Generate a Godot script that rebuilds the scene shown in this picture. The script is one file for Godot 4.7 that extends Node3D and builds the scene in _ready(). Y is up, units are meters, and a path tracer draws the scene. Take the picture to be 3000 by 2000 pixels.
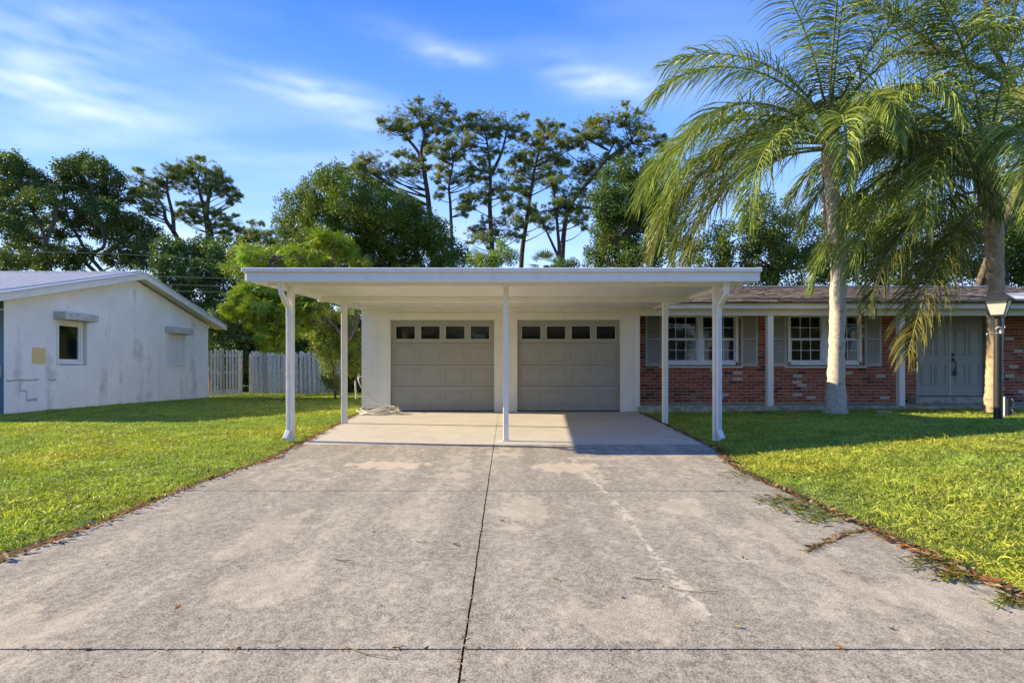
extends Node3D
# A flat-roofed white carport in front of a brick ranch house, palms, a neighbour's gable wall and pines behind.
# World: x to the right, y up, the camera looks along -z. Distances along the view are written Z (world z = -Z).

const F := 1712.0          # focal length in pixels of the 3000 px wide photograph
const EYE := 1.02
const EXPO := 2.45

var names := {}
var M := {}

class MB:
	var v := PackedVector3Array()
	var n := PackedVector3Array()
	var c := PackedColorArray()
	var ix := PackedInt32Array()
	var col := Color(1, 1, 1)
	var colored := false
	var uvs := PackedVector2Array()
	var uvm := ""              # "xz" or "zy": planar mapping in world metres
	var uvr := Rect2(0, 0, 1, 1)

	func poly(p: Array, outward: Vector3) -> void:
		var nn: Vector3 = (p[1] - p[0]).cross(p[2] - p[0]).normalized()
		var flip := nn.dot(outward) < 0.0
		if flip:
			nn = -nn
		var b := v.size()
		for q in p:
			v.append(q); n.append(nn); c.append(col)
		for i in range(1, p.size() - 1):
			if flip:
				ix.append(b); ix.append(b + i); ix.append(b + i + 1)
			else:
				ix.append(b); ix.append(b + i + 1); ix.append(b + i)

	func box(at: Vector3, size: Vector3, bev := 0.0, bs := Basis()) -> void:
		var h := size * 0.5
		var e: float = min(bev, min(h.x, min(h.y, h.z)) * 0.9)
		for ax in 3:
			for s in [-1.0, 1.0]:
				var pts := []
				for k in [[-1, -1], [1, -1], [1, 1], [-1, 1]]:
					var q := Vector3.ZERO
					q[ax] = h[ax] * s
					q[(ax + 1) % 3] = (h[(ax + 1) % 3] - e) * k[0]
					q[(ax + 2) % 3] = (h[(ax + 2) % 3] - e) * k[1]
					pts.append(at + bs * q)
				var o := Vector3.ZERO
				o[ax] = s
				poly(pts, bs * o)
		if e > 0.0:
			for ax in 3:
				var b := (ax + 1) % 3
				var d := (ax + 2) % 3
				for sb in [-1.0, 1.0]:
					for sd in [-1.0, 1.0]:
						var pts := []
						for k in [[-1.0, 0], [1.0, 0], [1.0, 1], [-1.0, 1]]:
							var q := Vector3.ZERO
							q[ax] = (h[ax] - e) * k[0]
							q[b] = (h[b] - (e if k[1] == 0 else 0.0)) * sb
							q[d] = (h[d] - (0.0 if k[1] == 0 else e)) * sd
							pts.append(at + bs * q)
						var o := Vector3.ZERO
						o[b] = sb; o[d] = sd
						poly(pts, bs * o)
			for sx in [-1.0, 1.0]:
				for sy in [-1.0, 1.0]:
					for sz in [-1.0, 1.0]:
						var g := Vector3(sx, sy, sz)
						poly([at + bs * Vector3(h.x * sx, (h.y - e) * sy, (h.z - e) * sz), at + bs * Vector3((h.x - e) * sx, h.y * sy, (h.z - e) * sz), at + bs * Vector3((h.x - e) * sx, (h.y - e) * sy, h.z * sz)], bs * g)

	func span(a: Vector3, b: Vector3, bev := 0.0) -> void:      # a box between two opposite corners
		box((a + b) * 0.5, (b - a).abs(), bev)

	func prism(pts: Array, off: Vector3) -> void:               # a convex outline pushed along off
		var mid := Vector3.ZERO
		for p in pts:
			mid += p
		mid /= pts.size()
		var other := []
		for p in pts:
			other.append(p + off)
		poly(pts, -off)
		poly(other, off)
		for i in pts.size():
			var j := (i + 1) % pts.size()
			poly([pts[i], pts[j], other[j], other[i]], (pts[i] + pts[j]) * 0.5 - mid)

	func tube(p: Array, r: Array, sides := 6, caps := false) -> void:
		var b := v.size()
		var side := Vector3.RIGHT
		for i in p.size():
			var d: Vector3 = (p[min(i + 1, p.size() - 1)] - p[max(i - 1, 0)]).normalized()
			if absf(side.dot(d)) > 0.9:
				side = Vector3.FORWARD if absf(d.z) < 0.8 else Vector3.UP
			side = (side - d * side.dot(d)).normalized()
			var up := d.cross(side)
			for k in sides:
				var a := TAU * k / sides
				var o := side * cos(a) + up * sin(a)
				v.append(p[i] + o * r[i]); n.append(o); c.append(col)
		for i in p.size() - 1:
			for k in sides:
				var k2 := (k + 1) % sides
				var q := [b + i * sides + k, b + i * sides + k2, b + (i + 1) * sides + k2, b + (i + 1) * sides + k]
				ix.append_array([q[0], q[2], q[1], q[0], q[3], q[2]])
		if caps:
			for e in [0, p.size() - 1]:
				var ring := []
				for k in sides:
					ring.append(v[b + e * sides + k])
				poly(ring, p[e] - p[1 if e == 0 else e - 1])

	func sweep(p: Array, w: float, d: float, bev := 0.006) -> void:   # boxes end to end along a path
		for i in p.size() - 1:
			var t: Vector3 = p[i + 1] - p[i]
			var y := t.normalized()
			var x := Vector3.RIGHT
			x = (x - y * x.dot(y)).normalized()
			box((p[i] + p[i + 1]) * 0.5, Vector3(w, t.length() + d * 0.35, d), bev, Basis(x, y, x.cross(y)))

	func leaf(a: Vector3, d: Vector3, w: Vector3, fold: Vector3) -> void:   # a folded four-point leaf
		var m := a + d * 0.45 - fold
		poly([a, m + w, a + d], fold + w.cross(d) * 0.001)
		poly([a, a + d, m - w], fold + w.cross(d) * 0.001)

	func mesh() -> ArrayMesh:
		var A := []
		A.resize(Mesh.ARRAY_MAX)
		A[Mesh.ARRAY_VERTEX] = v
		A[Mesh.ARRAY_NORMAL] = n
		if colored:
			A[Mesh.ARRAY_COLOR] = c
		if uvm != "":
			for q in v:
				var a := Vector2(q.x, -q.z) if uvm == "xz" else (Vector2(-q.z, q.y) if uvm == "zy" else Vector2(q.x, q.y))
				uvs.append((a - uvr.position) / uvr.size)
			A[Mesh.ARRAY_TEX_UV] = uvs
		A[Mesh.ARRAY_INDEX] = ix
		var m := ArrayMesh.new()
		m.add_surface_from_arrays(Mesh.PRIMITIVE_TRIANGLES, A)
		return m

# ---------------------------------------------------------------- naming and placing
func numbered(called: String) -> String:
	names[called] = names.get(called, -1) + 1
	return called if names[called] == 0 else "%s_%03d" % [called, names[called]]

func tag(o: Node, label: String, category: String, group := "") -> Node:
	o.set_meta("label", label)
	o.set_meta("category", category)
	if group != "":
		o.set_meta("group", group)
	return o

func thing(called: String, label: String, category: String, at: Vector3, group := "") -> Node3D:
	var o := Node3D.new()
	o.name = numbered(called)
	add_child(o)
	o.position = at
	tag(o, label, category, group)
	return o

func inst(mesh: Mesh, called: String, m: Material, parent: Node) -> MeshInstance3D:
	var o := MeshInstance3D.new()
	o.name = called
	o.mesh = mesh
	o.material_override = m
	parent.add_child(o, true)
	return o

func part(b: MB, called: String, m: Material, parent: Node3D) -> MeshInstance3D:   # geometry in world metres
	var o := inst(b.mesh(), called, m, parent)
	if parent.get_parent() == self and not (parent is MeshInstance3D and parent.has_meta("world_mesh")):
		o.position = -parent.position
	return o

func single(b: MB, called: String, m: Material, label: String, category: String, group := "") -> MeshInstance3D:
	var mid := Vector3.ZERO
	var lo: float = 1e9
	for q in b.v:
		mid += q
		lo = min(lo, q.y)
	mid /= b.v.size()
	mid.y = lo
	for i in b.v.size():
		b.v[i] -= mid
	var o := inst(b.mesh(), numbered(called), m, self)
	o.position = mid
	tag(o, label, category, group)
	return o

func structure(b: MB, called: String, m: Material, parent: Node = self) -> MeshInstance3D:
	var o := inst(b.mesh(), numbered(called) if parent == self else called, m, parent)
	if parent == self:
		o.set_meta("kind", "structure")
		o.set_meta("world_mesh", true)
	return o

func P(px: float, py: float, Z: float) -> Vector3:
	return Vector3((px - 1500.0) * Z / F, EYE - (py - 1078.0) * Z / F, -Z)

func C(r: float, g: float, b: float) -> Color:      # a linear base colour
	return Color(r, g, b).linear_to_srgb()

# ---------------------------------------------------------------- materials
func noise(freq: float, sd: int, oct := 4, kind := FastNoiseLite.TYPE_SIMPLEX_SMOOTH) -> FastNoiseLite:
	var f := FastNoiseLite.new()
	f.noise_type = kind
	f.seed = sd
	f.frequency = freq
	f.fractal_octaves = oct
	return f

func ntex(f: FastNoiseLite, ramp := [], bump := 0.0, size := 512) -> NoiseTexture2D:
	var t := NoiseTexture2D.new()
	t.width = size
	t.height = size
	t.seamless = true
	t.noise = f
	if bump > 0.0:
		t.as_normal_map = true
		t.bump_strength = bump
	elif ramp.size():
		var g := Gradient.new()
		g.offsets = PackedFloat32Array()
		var off := PackedFloat32Array()
		var cs := PackedColorArray()
		for r in ramp:
			off.append(r[0])
			cs.append(r[1])
		g.offsets = off
		g.colors = cs
		t.color_ramp = g
	return t

func mat(key: String, color: Color, rough: float, albedo: Texture2D = null, scale := 1.0, normal: Texture2D = null, nscale := 1.0) -> StandardMaterial3D:
	var m := StandardMaterial3D.new()
	m.resource_name = key
	m.albedo_color = color
	m.roughness = rough
	if albedo or normal:
		m.uv1_triplanar = true
		m.uv1_world_triplanar = true
		m.uv1_scale = Vector3.ONE * scale
	if albedo:
		m.albedo_texture = albedo
	if normal:
		m.normal_enabled = true
		m.normal_texture = normal
		m.normal_scale = nscale
	if rough >= 0.8:
		m.metallic_specular = 0.15
	M[key] = m
	return m

func leafmat(key: String, back: Color, rough := 0.5) -> StandardMaterial3D:
	var m := mat(key, Color.WHITE, rough)
	m.vertex_color_use_as_albedo = true
	m.backlight_enabled = true
	m.backlight = back
	m.metallic_specular = 0.3
	return m

func materials() -> void:
	var soft := ntex(noise(0.012, 3), [[0.0, C(0.90, 0.90, 0.89)], [0.5, C(0.97, 0.97, 0.97)], [1.0, C(1, 1, 1)]])
	var rough_n := ntex(noise(0.08, 5, 3), [], 3.0)
	var wavy_n := ntex(noise(0.012, 8, 2), [], 4.0)
	mat("white_metal", C(0.84, 0.84, 0.83), 0.38, soft, 0.6, wavy_n, 0.10)
	mat("white_paint", C(0.82, 0.80, 0.725), 0.55, soft, 0.35)
	mat("cream_paint", C(0.74, 0.69, 0.54), 0.6, soft, 0.4)
	mat("vinyl", C(0.78, 0.78, 0.76), 0.35)
	mat("taupe", C(0.345, 0.345, 0.325), 0.45, soft, 0.5)
	mat("door_grey", C(0.37, 0.345, 0.275), 0.45, soft, 1.1)
	mat("shutter_grey", C(0.45, 0.455, 0.40), 0.5, soft, 1.4)
	mat("black_metal", C(0.025, 0.025, 0.027), 0.4)
	mat("lamp_metal", C(0.022, 0.022, 0.023), 0.42, ntex(noise(0.03, 71), [[0.0, C(0.75, 0.75, 0.75)], [0.62, C(1, 1, 1)], [0.8, C(2.2, 2.2, 2.1)]]), 2.0)
	mat("mortar", C(0.50, 0.44, 0.34), 0.9, null, 1.0, rough_n, 0.6)
	mat("rubber", C(0.03, 0.03, 0.03), 0.7)
	mat("interior", C(0.10, 0.095, 0.085), 0.9)
	mat("curtain", C(0.55, 0.55, 0.55), 0.8)
	var glass := mat("glass", C(0.05, 0.06, 0.055), 0.02)
	glass.transparency = BaseMaterial3D.TRANSPARENCY_ALPHA
	glass.albedo_color.a = 0.22
	var frosted := mat("frosted_glass", C(0.80, 0.80, 0.76), 0.5)
	frosted.backlight_enabled = true
	frosted.backlight = C(0.85, 0.84, 0.78)
	# brick
	var smear := ntex(noise(0.02, 21, 5), [[0.0, C(0.62, 0.62, 0.62)], [0.42, C(0.95, 0.95, 0.95)], [0.62, C(1.05, 1.05, 1.05)], [0.74, C(1.2, 1.5, 1.6)], [1.0, C(1.5, 2.6, 2.9)]])
	var bc := [C(0.42, 0.122, 0.064), C(0.36, 0.098, 0.054), C(0.47, 0.155, 0.082), C(0.30, 0.084, 0.050), C(0.14, 0.060, 0.048), C(0.43, 0.18, 0.12), C(0.58, 0.53, 0.42)]
	for i in bc.size():
		mat("brick%d" % i, bc[i], 0.85, smear, 2.1, rough_n, 0.8)
	# concrete and soil
	mat("porch_concrete", C(0.48, 0.43, 0.33), 0.85, ntex(noise(0.01, 31, 5), [[0.2, C(0.6, 0.6, 0.58)], [0.6, C(1, 1, 1)], [0.9, C(1.15, 1.12, 1.05)]]), 0.8, rough_n, 0.3)
	mat("soil", C(0.10, 0.075, 0.05), 0.95, ntex(noise(0.03, 33, 5), [[0.2, C(0.5, 0.5, 0.45)], [0.55, C(1, 1, 0.9)], [0.8, C(1.3, 1.5, 0.8)]]), 1.3, rough_n, 1.0)
	mat("thatch", C(0.115, 0.13, 0.04), 0.95, ntex(noise(0.03, 35, 5), [[0.2, C(0.5, 0.5, 0.5)], [0.5, C(1, 1, 1)], [0.8, C(1.5, 1.25, 1.2)]]), 1.1, rough_n, 1.0)
	mat("joint_dirt", C(0.045, 0.032, 0.018), 1.0, null, 1.0, rough_n, 1.0)
	# wood
	var streak := ntex(noise(0.02, 41, 5), [[0.15, C(0.35, 0.32, 0.28)], [0.45, C(0.85, 0.83, 0.78)], [0.7, C(1.0, 1.0, 1.0)], [0.9, C(1.15, 1.2, 1.2)]])
	var worn := ntex(noise(0.02, 43, 5), [[0.12, C(0.45, 0.42, 0.37)], [0.36, C(0.88, 0.87, 0.84)], [0.7, C(1.0, 1.0, 1.0)]])
	for i in 4:
		var w := mat("fence%d" % i, [C(0.78, 0.76, 0.70), C(0.68, 0.66, 0.58), C(0.70, 0.74, 0.71), C(0.54, 0.48, 0.40)][i], 0.9, worn, 1.0, rough_n, 0.6)
		w.uv1_scale = Vector3(3.2, 0.5, 3.2)
		w.uv1_offset = Vector3(i * 0.37, i * 0.21, 0)
	# bark
	mat("pine_bark", C(0.115, 0.085, 0.072), 0.95, streak, 0.6, rough_n, 1.0)
	mat("grey_bark", C(0.16, 0.145, 0.125), 0.95, streak, 0.6, rough_n, 1.0)
	mat("palm_bark", C(0.54, 0.50, 0.43), 0.9, ntex(noise(0.014, 51, 5), [[0.10, C(0.35, 0.35, 0.34)], [0.30, C(0.82, 0.82, 0.82)], [0.6, C(1, 1, 1)], [0.9, C(1.1, 1.08, 1.05)]]), 1.3, rough_n, 0.9)
	mat("tan_bark", C(0.48, 0.37, 0.26), 0.9, M.palm_bark.albedo_texture, 1.1, rough_n, 0.9)
	mat("sheath", C(0.50, 0.42, 0.28), 0.8, streak, 1.6, rough_n, 0.5)
	mat("orange_stalk", C(0.50, 0.17, 0.03), 0.7)
	mat("rachis", C(0.20, 0.22, 0.07), 0.6)
	leafmat("palm_leaf", C(0.55, 0.62, 0.25), 0.38)
	leafmat("broad_leaf", C(0.45, 0.55, 0.18), 0.42)
	leafmat("needle", C(0.30, 0.34, 0.12), 0.5)
	leafmat("grass_blade", C(0.62, 0.72, 0.28), 0.5)
	leafmat("dry_leaf", C(0.30, 0.24, 0.15), 0.8)
	mat("asphalt_shingle", Color.WHITE, 0.95, null, 1.0, rough_n, 0.7).vertex_color_use_as_albedo = true
	mat("metal_roof", C(0.62, 0.62, 0.63), 0.38, soft, 0.5)
	M.metal_roof.metallic = 0.1
	mat("blue_stucco", C(0.20, 0.29, 0.36), 0.9, soft, 1.0, rough_n, 0.5)
	mat("grey_box", C(0.42, 0.45, 0.47), 0.5)
	mat("hood_grey", C(0.56, 0.55, 0.50), 0.85, ntex(noise(0.02, 45, 4), [[0.2, C(0.80, 0.80, 0.78)], [0.6, C(1, 1, 1)], [0.9, C(1.06, 1.06, 1.05)]]), 0.4)
	mat("hose", C(0.58, 0.55, 0.47), 0.5)
	mat("pvc", C(0.6, 0.58, 0.52), 0.5)
	mat("cable", C(0.05, 0.05, 0.05), 0.6)
	mat("stone", C(0.38, 0.34, 0.28), 0.95, null, 1.0, rough_n, 0.8)
	mat("concrete", Color.WHITE, 0.9)
	mat("carport_concrete", Color.WHITE, 0.72)
	mat("stucco", Color.WHITE, 0.92)

func bytes_of(f: FastNoiseLite, w: int, h: int, W: int, H: int) -> PackedByteArray:
	var im := f.get_image(w, h, false, false, true)
	im.convert(Image.FORMAT_L8)
	if w != W or h != H:
		im.resize(W, H, Image.INTERPOLATE_CUBIC)
	return im.get_data()

func concrete_textures() -> void:
	var W := 2048
	var H := 2048
	var big := bytes_of(noise(0.012, 101, 5), 512, 512, W, H)
	var mid := bytes_of(noise(0.034, 102, 5), 1280, 820, W, H)
	var fine := bytes_of(noise(0.30, 103, 2), W, H, W, H)
	var strk := bytes_of(noise(0.035, 104, 4), 512, 40, W, H)
	var grit := bytes_of(noise(0.16, 105, 3, FastNoiseLite.TYPE_VALUE), W, H, W, H)
	var out := PackedByteArray()
	out.resize(W * H * 3)
	# sand and worn spots seen on the slabs: x, Z, half sizes, strength
	var patches := [[-1.30, 6.15, 0.42, 0.30, 0.75], [0.55, 6.05, 0.40, 0.28, 0.6], [-0.55, 5.55, 0.30, 0.16, 0.45], [-0.05, 6.9, 0.22, 0.12, 0.5], [0.95, 6.6, 0.35, 0.16, 0.4], [-1.5, 3.6, 0.16, 0.5, 0.35], [-1.15, 2.8, 0.22, 0.30, 0.28], [-0.75, 4.15, 0.18, 0.4, 0.32], [0.10, 4.2, 0.16, 0.5, 0.38], [1.6, 3.2, 0.10, 0.9, 0.35], [1.25, 4.3, 0.18, 0.3, 0.35], [0.5, 2.4, 0.3, 0.2, 0.3], [-2.1, 2.2, 0.4, 0.3, 0.35], [1.9, 2.6, 0.25, 0.3, 0.3]]
	# rectangle of the texture: x -3.5..3.5, Z 0..8
	for j in H:
		var Z := 8.0 * j / H
		var sand: float = smoothstep(5.0, 5.6, Z) * 0.09
		var row := patches.filter(func(q): return absf(Z - q[1]) < q[3] * 1.42)
		for i in W:
			var k := j * W + i
			var x := -3.5 + 7.0 * i / W
			var sandy := 0.0
			var b := big[k] / 255.0 - 0.5
			var m := mid[k] / 255.0 - 0.5
			var f := fine[k] / 255.0 - 0.5
			var s := strk[k] / 255.0 - 0.5
			var g := grit[k] / 255.0 - 0.5
			var l: float = 0.285 + b * 0.08 + s * 0.07 + f * 0.36 + g * 0.22
			var pale := clampf((m * 1.25 + b * 0.4 + s * 0.55 - 0.22 + sand) * 5.0, 0.0, 1.0)
			l = lerpf(l, 0.40 + f * 0.30 + g * 0.16, pale * 0.5)
			var dk := clampf((-m * 0.8 + b * 0.8 - s * 0.4 - 0.12 + sand * 0.8) * 3.0, 0.0, 1.0)
			l = lerpf(l, 0.19 + f * 0.20 + g * 0.10, dk * 0.42)
			# worn white line left by a wheel, wandering along the right-hand bay
			var lx := 0.80 + 0.02 * sin(Z * 1.7) - 0.03 * (Z - 3.0)
			var dl := absf(x - lx) / (0.035 + 0.02 * sin(Z * 5.0))
			if dl < 1.0 and Z > 2.4 and Z < 6.6:
				l = lerpf(l, 0.60, clampf((1.0 - dl) * (0.30 + g * 2.2 + m * 2.0), 0.0, 0.45))
			for q in row:
				var u: float = (x - q[0]) / q[2]
				var w: float = (Z - q[1]) / q[3]
				var dd := u * u + w * w
				if dd < 2.0:
					var pt := clampf((1.05 - dd + m * 1.9 + b * 0.6) * 2.2, 0.0, 1.0) * float(q[4])
					l = lerpf(l, 0.46 + f * 0.14, pt)
					sandy = maxf(sandy, pt)
			var warm: float = 0.06 * sandy + 0.02 + 0.035 * clampf(sand * 8.0 * pale + m * 0.3, 0.0, 1.0)
			l = clampf(l, 0.08, 0.68)
			out[k * 3] = int(255.0 * pow(l * (0.985 + warm), 0.4545))
			out[k * 3 + 1] = int(255.0 * pow(l * 0.922, 0.4545))
			out[k * 3 + 2] = int(255.0 * pow(l * (0.785 - warm), 0.4545))
	var m1: StandardMaterial3D = M.concrete
	m1.albedo_texture = ImageTexture.create_from_image(Image.create_from_data(W, H, false, Image.FORMAT_RGB8, out))
	m1.heightmap_enabled = true
	var hm := Image.create_from_data(W, H, false, Image.FORMAT_L8, fine)
	m1.heightmap_texture = ImageTexture.create_from_image(hm)
	m1.heightmap_scale = 0.12
	# the smoother slab under the carport: x -4..3.5, Z 7.5..14
	W = 1024; H = 1024
	big = bytes_of(noise(0.010, 111, 5), 512, 512, W, H)
	mid = bytes_of(noise(0.03, 112, 5), 512, 512, W, H)
	fine = bytes_of(noise(0.25, 113, 2), W, H, W, H)
	out = PackedByteArray()
	out.resize(W * H * 3)
	for k in W * H:
		var b := big[k] / 255.0 - 0.5
		var m := mid[k] / 255.0 - 0.5
		var l := 0.44 + b * 0.08 + m * 0.07 + (fine[k] / 255.0 - 0.5) * 0.05
		var rust := clampf((m + b * 0.8 - 0.34) * 4.0, 0.0, 1.0)
		l = lerpf(l, 0.30, rust * 0.6)
		out[k * 3] = int(255.0 * pow(l * (1.0 + rust * 0.12), 0.4545))
		out[k * 3 + 1] = int(255.0 * pow(l * (0.94 - rust * 0.08), 0.4545))
		out[k * 3 + 2] = int(255.0 * pow(l * (0.865 - rust * 0.25), 0.4545))
	M.carport_concrete.albedo_texture = ImageTexture.create_from_image(Image.create_from_data(W, H, false, Image.FORMAT_RGB8, out))
	# the neighbour's stained stucco: Z 13..22, y -0.2..4
	W = 1152; H = 540
	big = bytes_of(noise(0.012, 121, 4), 512, 256, W, H)
	mid = bytes_of(noise(0.03, 122, 5), 420, 14, W, H)
	var blot := bytes_of(noise(0.02, 124, 5), W, H, W, H)
	fine = bytes_of(noise(0.3, 123, 2), W, H, W, H)
	out = PackedByteArray()
	out.resize(W * H * 3)
	var rects := [[13.15, 14.05, 0.72, 0.765], [13.52, 13.555, 0.50, 0.74], [13.52, 13.72, 0.47, 0.505], [13.70, 13.74, 0.30, 0.49], [13.70, 14.02, 0.24, 0.30], [14.35, 14.6, 0.71, 0.76]]
	for j in H:
		var y := 4.0 - 4.2 * j / H
		for i in W:
			var k := j * W + i
			var Z := 13.0 + 9.0 * i / W
			var b := big[k] / 255.0 - 0.5
			var m := mid[k] / 255.0 - 0.5
			var t := blot[k] / 255.0 - 0.5
			var l := 0.86 + b * 0.10 + (fine[k] / 255.0 - 0.5) * 0.05 + t * 0.05
			var grime := clampf((m * 1.1 + b * 0.7 + t * 0.5 - 0.10 - absf(y - 0.9) * 0.13 - absf(Z - 17.8) * 0.035) * 2.2, 0.0, 1.0)
			l = lerpf(l, 0.36 + t * 0.14, grime * 0.55)
			var r := l
			var g := l * 0.985
			var bl := l * 0.95
			for q in rects:
				if Z + t * 0.05 > q[0] and Z + t * 0.05 < q[1] and y + t * 0.04 > q[2] and y + t * 0.04 < q[3]:
					r = 0.47 + t * 0.2; g = 0.455 + t * 0.2; bl = 0.43 + t * 0.2
			if Z + b * 0.06 > 13.86 and Z + b * 0.06 < 14.27 and y + t * 0.03 > 1.12 and y + t * 0.03 < 1.52:
				r = 0.78 + t * 0.05; g = 0.60 + t * 0.05; bl = 0.28
			out[k * 3] = int(255.0 * pow(clampf(r, 0.02, 0.92), 0.4545))
			out[k * 3 + 1] = int(255.0 * pow(clampf(g, 0.02, 0.9), 0.4545))
			out[k * 3 + 2] = int(255.0 * pow(clampf(bl, 0.02, 0.9), 0.4545))
	M.stucco.albedo_texture = ImageTexture.create_from_image(Image.create_from_data(W, H, false, Image.FORMAT_RGB8, out))

# ---------------------------------------------------------------- sky
func make_sky() -> Sky:
	var W := 1536
	var H := 768
	var im := Image.create(W, H, false, Image.FORMAT_RGBF)
	var nz := noise(1.3, 7, 5)
	var nb := noise(0.5, 9, 3)
	var stops := [[0.0, C(0.56, 0.71, 0.95)], [6.0, C(0.48, 0.65, 0.95)], [12.0, C(0.30, 0.50, 0.90)], [20.0, C(0.145, 0.325, 0.80)], [32.0, C(0.052, 0.175, 0.60)], [55.0, C(0.07, 0.20, 0.62)], [90.0, C(0.07, 0.19, 0.58)]]
	# drawn-out wisps: where they stand (degrees right of -z, elevation), half width, half height, strength
	var wisps := []
	for q in [[60, 235, 330, 75, 0.75], [150, 150, 380, 160, 0.38], [330, 330, 330, 70, 0.30], [120, 400, 320, 45, 0.22], [1320, 162, 130, 28, 0.75], [900, 265, 250, 42, 0.60], [960, 290, 110, 30, 0.35], [1055, 352, 80, 45, 0.45], [1790, 255, 170, 45, 0.75], [1700, 220, 120, 40, 0.30], [1150, 80, 160, 35, 0.18], [2480, 275, 130, 80, 0.65], [560, 690, 150, 70, 0.65], [300, 60, 420, 90, 0.20], [1420, 700, 320, 60, 0.28], [760, 470, 300, 45, 0.18], [1600, 140, 160, 40, 0.14]]:
		var az: float = atan((q[0] - 1500.0) / F)
		wisps.append([rad_to_deg(az), rad_to_deg(atan((1078.0 - q[1]) / F * cos(az))), rad_to_deg(q[2] / F) * cos(az) * cos(az), rad_to_deg(q[3] / F) * cos(az), q[4]])
	for j in H:
		var el := 90.0 - 180.0 * (j + 0.5) / H
		var base: Color = stops[0][1].srgb_to_linear()
		for k in stops.size() - 1:
			if el >= stops[k][0]:
				var t: float = clampf((el - stops[k][0]) / (stops[k + 1][0] - stops[k][0]), 0.0, 1.0)
				base = stops[k][1].srgb_to_linear().lerp(stops[k + 1][1].srgb_to_linear(), t)
		var ce := cos(deg_to_rad(el))
		var se := sin(deg_to_rad(el))
		for i in W:
			var cl := 0.0
			if el > 1.0:
				var az := wrapf((i + 0.5) / W * TAU, -PI, PI)
				var x := sin(az) * ce / (se + 0.18)
				var z := -cos(az) * ce / (se + 0.18)
				var n1 := nz.get_noise_3d(x * 0.55, z * 1.8, 0.0)
				cl = clampf(n1 * 1.1 + nb.get_noise_3d(x, z, 4.0) * 0.9 - 0.18, 0.0, 1.0) * 0.16
				if absf(az) < 1.1 and el < 45.0:
					var dz := rad_to_deg(az)
					var rag := 0.75 + nz.get_noise_3d(dz * 0.12, el * 0.6, 3.0) * 1.1
					for w in wisps:
						var u: float = (dz - w[0]) / w[2]
						var q: float = (el - w[1] + u * 0.35 * w[3]) / w[3]
						var d := u * u + q * q
						if d < 5.0:
							cl += w[4] * 0.40 * exp(-d * 1.35) * rag
			cl = clampf(cl, 0.0, 0.8)
			var c := base.lerp(Color(0.88, 0.93, 1.0), cl)
			im.set_pixel(i, j, Color(c.r, c.g, c.b))
	var s := Sky.new()
	var pm := PanoramaSkyMaterial.new()
	pm.panorama = ImageTexture.create_from_image(im)
	s.sky_material = pm
	return s

# ---------------------------------------------------------------- ground
func drive_left(Z: float) -> float:
	if Z < 7.8:
		return -2.72 + 0.03 * sin(Z * 2.1) - 0.10 * smoothstep(6.5, 7.8, Z)
	return lerpf(-2.82, -3.50, clampf((Z - 7.8) / 5.9, 0.0, 1.0))

func drive_right(Z: float) -> float:
	if Z < 7.8:
		return 2.25 + 0.33 * smoothstep(5.6, 7.8, Z)
	return lerpf(2.58, 2.95, clampf((Z - 7.8) / 5.9, 0.0, 1.0))

func seam(Z: float) -> float:
	return -0.15 - 0.0118 * Z + 0.0012 * sin(Z * 5.3) + 0.0012 * sin(Z * 17.0 + 1.0)

func ground_h(x: float, Z: float) -> float:
	var h := -0.02
	if x > drive_right(Z):
		var a := lerpf(0.075, 0.016, smoothstep(7.2, 11.5, Z))
		h += a * minf(x - drive_right(Z), 5.5) * smoothstep(0.0, 0.8, x - drive_right(Z))
	h -= 0.08 * smoothstep(14.0, 24.0, Z) * smoothstep(-2.0, -5.0, x)
	if x > drive_left(Z) + 0.12 and x < drive_right(Z) - 0.12 and Z < 14.0:
		h = -0.12
	return h

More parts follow.
